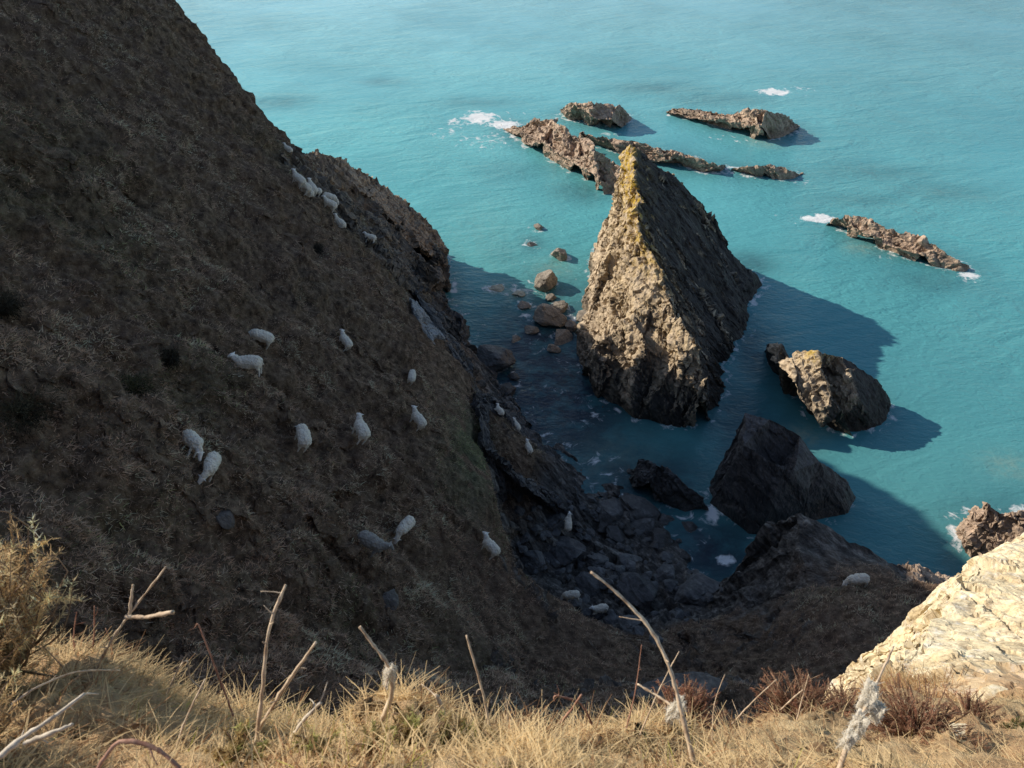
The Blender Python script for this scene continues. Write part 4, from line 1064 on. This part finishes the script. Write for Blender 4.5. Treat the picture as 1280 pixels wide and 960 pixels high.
stems = [  # bearings + depth along the stem (tip last), radius in mm at root and tip, look, label
    ([(105, 862, 1.75), (118, 842, 1.72), (140, 800, 1.68), (162, 768, 1.66), (208, 708, 1.62)], 5.5, 3, M_STEM, 'forked grey twig rising from the left bank of straw', [([(162, 768, 1.66), (164, 750, 1.65), (166, 731, 1.65)], 3.5, 2.5), ([(158, 771, 1.66), (185, 771, 1.63), (216, 765, 1.6)], 4.5, 4)]),
    ([(318, 945, 1.5), (326, 880, 1.5), (336, 790, 1.48), (357, 731, 1.46)], 6, 4, M_STEM, 'tall straight knobbly stem, tallest on the left half of the edge', []),
    ([(322, 915, 1.55), (350, 868, 1.53), (372, 835, 1.52), (395, 803, 1.5)], 5, 3.5, M_STEM, 'stem leaning right beside the tall straight knobbly one', []),
    ([(292, 895, 1.75), (272, 842, 1.73), (258, 805, 1.72), (248, 781, 1.72), (244, 784, 1.72)], 2.8, 2.2, M_STEMR, 'thin brown stem leaning left with a tiny hooked tip', []),
    ([(478, 900, 1.6), (489, 868, 1.58), (487, 835, 1.57), (468, 808, 1.56), (450, 783, 1.55)], 7, 3.5, M_STEM, 'stem bent to the left with a frayed pale lump halfway', []),
    ([(614, 925, 1.55), (607, 880, 1.54), (596, 838, 1.53), (583, 794, 1.52)], 4.2, 3, M_STEM, 'straight brown stem leaning left near the middle of the edge', []),
    ([(866, 950, 1.5), (852, 890, 1.5), (836, 832, 1.5), (812, 785, 1.5), (772, 742, 1.5), (738, 715, 1.5)], 5.5, 4, M_STEM, 'long arching pale stem curving up to the left over the cove', []),
    ([(850, 890, 1.55), (825, 872, 1.58), (797, 855, 1.6)], 4, 3, M_STEM, 'short side stem slanting left below the long arching one', []),
    ([(783, 910, 1.9), (794, 865, 1.9), (802, 806, 1.9)], 2.2, 1.6, M_STEMR, 'thin upright reddish stem left of the arching stem', []),
    ([(800, 918, 1.9), (826, 858, 1.9), (849, 814, 1.9)], 2.6, 1.8, M_STEM, 'thin stem leaning right, crossing behind the arching stem', []),
    ([(740, 905, 1.7), (728, 882, 1.68), (710, 873, 1.67), (694, 870, 1.66), (693, 876, 1.66)], 3.2, 2.5, M_STEMR, 'reddish bramble end hooked over to the left', [([(700, 905, 1.66), (715, 886, 1.66), (727, 868, 1.65)], 3, 2)]),
    ([(890, 925, 2.0), (893, 880, 2.0), (906, 843, 2.0)], 2, 1.4, M_STEM, 'thin stem right of the arching stem, nearly upright', []),
    ([(915, 905, 2.2), (940, 878, 2.2), (971, 849, 2.2)], 3, 2, M_STEM, 'thin stem slanting low to the right before the heather', []),
    ([(996, 900, 2.4), (1003, 872, 2.4), (1011, 843, 2.4)], 3, 2, M_STEM, 'upright pale stalk in front of the heather', [([(975, 888, 2.4), (992, 872, 2.4), (1004, 862, 2.4)], 2.4, 1.8)]),
    ([(1040, 985, 1.6), (1058, 935, 1.65), (1072, 905, 1.68), (1095, 855, 1.72), (1117, 808, 1.75)], 8, 3, M_STEM, 'thick twig hung with white wool in front of the outcrop', []),
    ([(-20, 962, 1.25), (25, 925, 1.27), (62, 900, 1.28), (106, 867, 1.3)], 6.5, 4.5, M_STEMP, 'bleached stick lying slantwise on the straw at the lower left', []),
    ([(30, 930, 1.3), (70, 914, 1.3), (92, 905, 1.31)], 5, 4.5, M_STEMP, 'short bleached stub beside the slanting bleached stick', []),
    ([(216, 950, 1.45), (232, 900, 1.46), (257, 848, 1.48)], 3.2, 2, M_STEM, 'thin grey twig between the left bank and the tall stem', []),
    ([(365, 922, 1.5), (382, 898, 1.5), (402, 877, 1.5)], 6, 5, M_STEMP, 'thick broken pale stub right of the tall straight stem', []),
    ([(118, 968, 1.2), (145, 930, 1.2), (180, 930, 1.2), (212, 948, 1.2), (235, 975, 1.2)], 4.5, 5, M_STEMR, 'pinkish bramble arching over the straw at the bottom left', []),
    ([(208, 870, 1.8), (222, 838, 1.79), (234, 826, 1.78), (238, 848, 1.78), (255, 862, 1.78)], 3, 2.4, M_STEM, 'kinked twig bent like an elbow right of the left bank', []),
    ([(560, 905, 1.5), (552, 885, 1.5), (545, 868, 1.5)], 5.5, 5, M_STEM, 'short thick brown stub in the middle of the edge', []),
    ([(100, 850, 1.95), (116, 810, 1.95), (118, 757, 1.95)], 3, 2, M_STEMR, 'thin reddish stalk beside the gorse bush, upright', []),
    ([(98, 845, 1.95), (92, 800, 1.95), (96, 765, 1.95)], 2.6, 2, M_STEMR, 'thin reddish stalk touching the gorse bush, shorter', []),
    ([(128, 850, 1.9), (140, 815, 1.9), (132, 785, 1.9)], 2.4, 1.8, M_STEMR, 'thin wavy reddish stalk just left of the forked grey twig', []),
    ([(636, 915, 1.7), (634, 890, 1.7), (638, 868, 1.7)], 2, 1.4, M_STEM, 'wispy short stalk right of the middle brown stem', []),
    ([(15, 880, 1.4), (45, 860, 1.42), (95, 840, 1.5), (150, 838, 1.6)], 3, 2.4, M_STEM, 'long dry twig lying across the left bank', []),
]
for path, r0, r1, mat, lab, forks in stems:
    o_ = np.array(D(*path[0]))
    n = len(path)
    rad = [(r0 + (r1 * .8 - r0) * k / (n - 1)) * .74 / 1000 for k in range(n)]
    V, F = tube([D(*q) for q in path], rad)
    Vs_, Fs_, nn = [V], [F], len(V)
    pp = np.array([D(*q) for q in path])
    for _ in range(random.randint(2, 4)):                 # stubs of broken side twigs
        k = random.randint(0, n - 2); t_ = random.random(); c_ = pp[k] * (1 - t_) + pp[k + 1] * t_
        dr_ = unit((pp[k + 1] - pp[k])[None])[0] * .7 + RNG.normal(size=3) * .6; ln_ = random.uniform(.008, .03)
        V2, F2 = tube([c_, c_ + dr_ * ln_ * .5, c_ + dr_ * ln_ + RNG.normal(size=3) * .003], [rad[k] * .45, rad[k] * .35, rad[k] * .22], 5, .1, 3)
        Vs_.append(V2); Fs_.append(F2 + nn); nn += len(V2)
    V, F = np.concatenate(Vs_), np.concatenate(Fs_)
    o = make('dead_stem', V - o_, F, mat, smooth=True); o.location = o_
    tag(o, lab, 'twig')
    for fp, a, b in forks:
        V, F = tube([D(*q) for q in fp], [(a + (b - a) * k / (len(fp) - 1)) / 1000 for k in range(len(fp))])
        make('fork', V - o_, F, mat, o, smooth=True)

# wool caught on twigs
M_WOOL = blade_material('caught_wool', .5)
for (u, v, d, sz, lab) in [(488, 842, 1.57, .022, 'frayed pale tuft on the bent stem'), (846, 886, 1.53, .026, 'white wool tuft where the short side stem meets the arching stem'),
                           (1087, 868, 1.70, .034, 'long white wool tuft, upper one on the thick twig'), (1073, 905, 1.66, .030, 'white wool tuft in the middle of the thick twig'), (1060, 925, 1.62, .022, 'small white wool tuft, lowest on the thick twig'), (1098, 888, 1.70, .024, 'loose wool wisp hanging right of the thick twig')]:
    c0 = np.array(D(u, v, d)); n = 1500
    bm_ = bmesh.new(); bmesh.ops.create_icosphere(bm_, subdivisions=4, radius=1)
    bv = np.array([x.co[:] for x in bm_.verts]); bf = np.array([[x.index for x in f_.verts] for f_ in bm_.faces]); bm_.free()
    ax_ = np.array([.30, .25, .75]); ax_ /= np.linalg.norm(ax_)
    sh = 1 + .75 * fbm(bv * 1.5 + c0 * 9, 4, 12) + .12 * fbm(bv * 9, 2, 13)
    bv = bv * sh[:, None] * sz * .36
    bv = bv + ax_ * (bv @ ax_)[:, None] * 1.3
    pk = RNG.integers(len(bv), size=n); q = bv[pk] * RNG.uniform(.8, 1.0, (n, 1))
    dr = unit(unit(bv[pk]) * .5 + RNG.normal(size=(n, 3)) * .7)
    V, F, C = strips(q, dr, unit(np.cross(dr, RNG.normal(size=(n, 3)))), RNG.uniform(.04, .16, n) * sz, np.full(n, .0016), RNG.normal(size=(n, 3)) * 1.2, np.full((n, 3), (.95, .90, .80)), 2, .4)
    V2, F2 = bv, bf
    F = np.concatenate([np.concatenate([F[:, [0, 1, 2]], F[:, [0, 2, 3]]]), F2 + len(V)]); V = np.concatenate([V, V2]); C = np.concatenate([C, np.full((len(V2), 3), (.93, .87, .76))])
    o = make('wool_tuft', V, F, M_WOOL, attrs={'tint': C}); o.location = c0
    tag(o, lab, 'wool')

# gorse, heather and moss
M_TWIG = stem_material('bush_twig', (.16, .10, .06), (.34, .23, .14))
def bush(name, label, cat, foot, shoots, hgt, spread, cols, per=70, sp_len=.014, sp_w=.0022, lean=(0, 0, 0), droop=.0, part='foliage', groundbvh=None, colvar=.5, hair=.35):
    """shoots fan out from the foot; each is ringed with spines or fine leaves"""
    root = bpy.data.objects.new(name, None); COL.objects.link(root); root.location = foot; tag(root, label, cat)
    foot = np.array(foot); Bp, Ud, Sd, Ln, Cl = [], [], [], [], []
    TVs, TFs, n0 = [], [], 0
    for k in range(shoots):
        a = RNG.uniform(0, 2 * math.pi); rr = spread * RNG.random() ** .6
        end = np.array([math.cos(a) * rr, math.sin(a) * rr, hgt * RNG.uniform(.38, 1.0) * (1 - .35 * (rr / spread) ** 2)]) + np.array(lean) * RNG.uniform(.6, 1.1)
        st = np.array([math.cos(a), math.sin(a), 0]) * rr * .25
        mid = (st + end) / 2 + RNG.normal(size=3) * hgt * .12 + np.array([0, 0, hgt * .06])
        V, F = tube([st, mid, end], [.0022, .0016, .0008], 4, .1, 3)
        TVs.append(V); TFs.append(F + n0); n0 += len(V)
        t = RNG.uniform(.12, 1, per)
        c = (1 - t)[:, None] ** 2 * st + 2 * ((1 - t) * t)[:, None] * mid + (t ** 2)[:, None] * end
        ax = unit((end - st)[None])
        d = unit(RNG.normal(size=(per, 3)) * .8 + ax * .75)
        Bp.append(c); Ud.append(d); Ln.append(sp_len * RNG.uniform(.5, 1.3, per))
        cc = np.array(cols[RNG.integers(len(cols))]) * RNG.uniform(1 - colvar, 1 + colvar * .5)
        Cl.append(np.tile(cc, (per, 1)) * RNG.uniform(.7, 1.2, (per, 1)) * (.6 + .5 * t)[:, None])
    make('twigs', np.concatenate(TVs), np.concatenate(TFs), M_TWIG, root)
    Bp, Ud, Ln, Cl = map(np.concatenate, (Bp, Ud, Ln, Cl)); n = len(Bp)
    V, F, C = strips(Bp, Ud, unit(np.cross(Ud, RNG.normal(size=(n, 3)))), Ln, np.full(n, sp_w), RNG.normal(size=(n, 3)) * .15, np.clip(Cl, .01, .85), 2, .2)
    make(part, V, F, M_BLADE, root, {'tint': C})
    return root
tan = [(.95, .70, .40), (.85, .58, .30), (.98, .80, .50), (.66, .45, .24)]
bush('gorse_bush', 'big dry tan gorse bush at the left edge of the clifftop', 'bush', D(5, 830, 1.75), 150, .40, .20, tan, 110, .017, .0026, lean=(.0, 0, .0))
bush('gorse_bush', 'gorse bush cut off by the lower left corner, partly shaded', 'bush', D(-40, 940, 1.4), 60, .16, .12, tan, 90, .016, .0022)
sprig = [(.66, .52, .27), (.58, .43, .20), (.52, .52, .20)]
for (u, v, d, h, sp, lab) in [(512, 930, 1.45, .10, .035, 'spiky upright gorse sprig beside the bent stem'), (560, 935, 1.45, .07, .05, 'low gorse sprig left of the middle stem'), (600, 940, 1.5, .065, .05, 'low spiky gorse clump at the foot of the middle stem'), (470, 945, 1.4, .06, .05, 'greenish gorse clump below the bent stem'), (395, 945, 1.4, .05, .05, 'small gorse clump right of the tall stem'), (300, 945, 1.4, .05, .05, 'small gorse clump left of the tall stem')]:
    bush('gorse_sprig', lab, 'gorse', D(u, v, d), 26, h, sp, sprig, 70, .012, .002)
hea = [(.56, .29, .19), (.48, .24, .16), (.62, .36, .24), (.42, .21, .14)]
for (u, v, d, h, sp, n, lab) in [(1000, 905, 3.0, .16, .20, 110, 'reddish brown heather bush at the edge left of the outcrop'), (1055, 905, 3.2, .15, .16, 80, 'reddish heather bush between another and the thick woolly twig'), (1145, 922, 2.7, .13, .20, 110, 'brown heather bush right of the woolly twig'), (855, 900, 2.5, .12, .12, 60, 'dark heather bush behind the arching stem'), (1215, 905, 3.2, .10, .14, 60, 'low heather tuft on the red earth by the moss clump')]:
    bush('heather_bush', lab, 'heather', D(u, v, d), int(n * 2.2), h, sp, hea, 130, .0085, .0017, part='foliage')
bush('moss_clump', 'round green moss cushion on the red earth at the right edge', 'moss', D(1272, 925, 2.9), 60, .07, .07, [(.14, .17, .04), (.18, .20, .06)], 100, .012, .0025)
# pale grey slab glimpsed just below the edge
p_, n_ = ground(835, 878)
boulder('boulder', 'pale grey flat rock glimpsed just past the grass edge below the arching stem', p_ - Vector((0, 0, .3)), 1.7, .3, M_PROM, 3, (.1, .1), sc=(1.4, .9, .3))
# loose stones on the red earth
for k, (u, v, wp, lab) in enumerate([(1165, 898, 34, 'pale stone on the red earth right of the woolly twig'), (1240, 870, 42, 'flat cream stone on the red earth below the outcrop'), (1205, 925, 44, 'broad flat pinkish stone half buried near the moss clump'), (1130, 880, 24, 'small cream stone by the brown heather bush')]):
    h = BVH_O.ray_cast(Vector((0, 0, CAM_H)), Vector(ray(u, v)).normalized())[0]
    h2 = BVH_G.ray_cast(Vector((0, 0, CAM_H)), Vector(ray(u, v)).normalized())[0]
    h = min([x for x in (h, h2) if x is not None], key=lambda x: (x - Vector(CAMP)).length)
    s = (h - Vector(CAMP)).length * wp / FPX / 2
    V, F, cav = boulder_mesh(140 + k, .38, 4); V[:, 2] -= .12
    o = make('loose_stone', V * s, F, MO.m, attrs={'cav': cav, 'earth': np.zeros(len(V))}); o.location = h
    tag(o, lab, 'stone')
tick('end'); print('TRIS', sum(len(o.data.polygons) for o in COL.objects if o.type == 'MESH'))
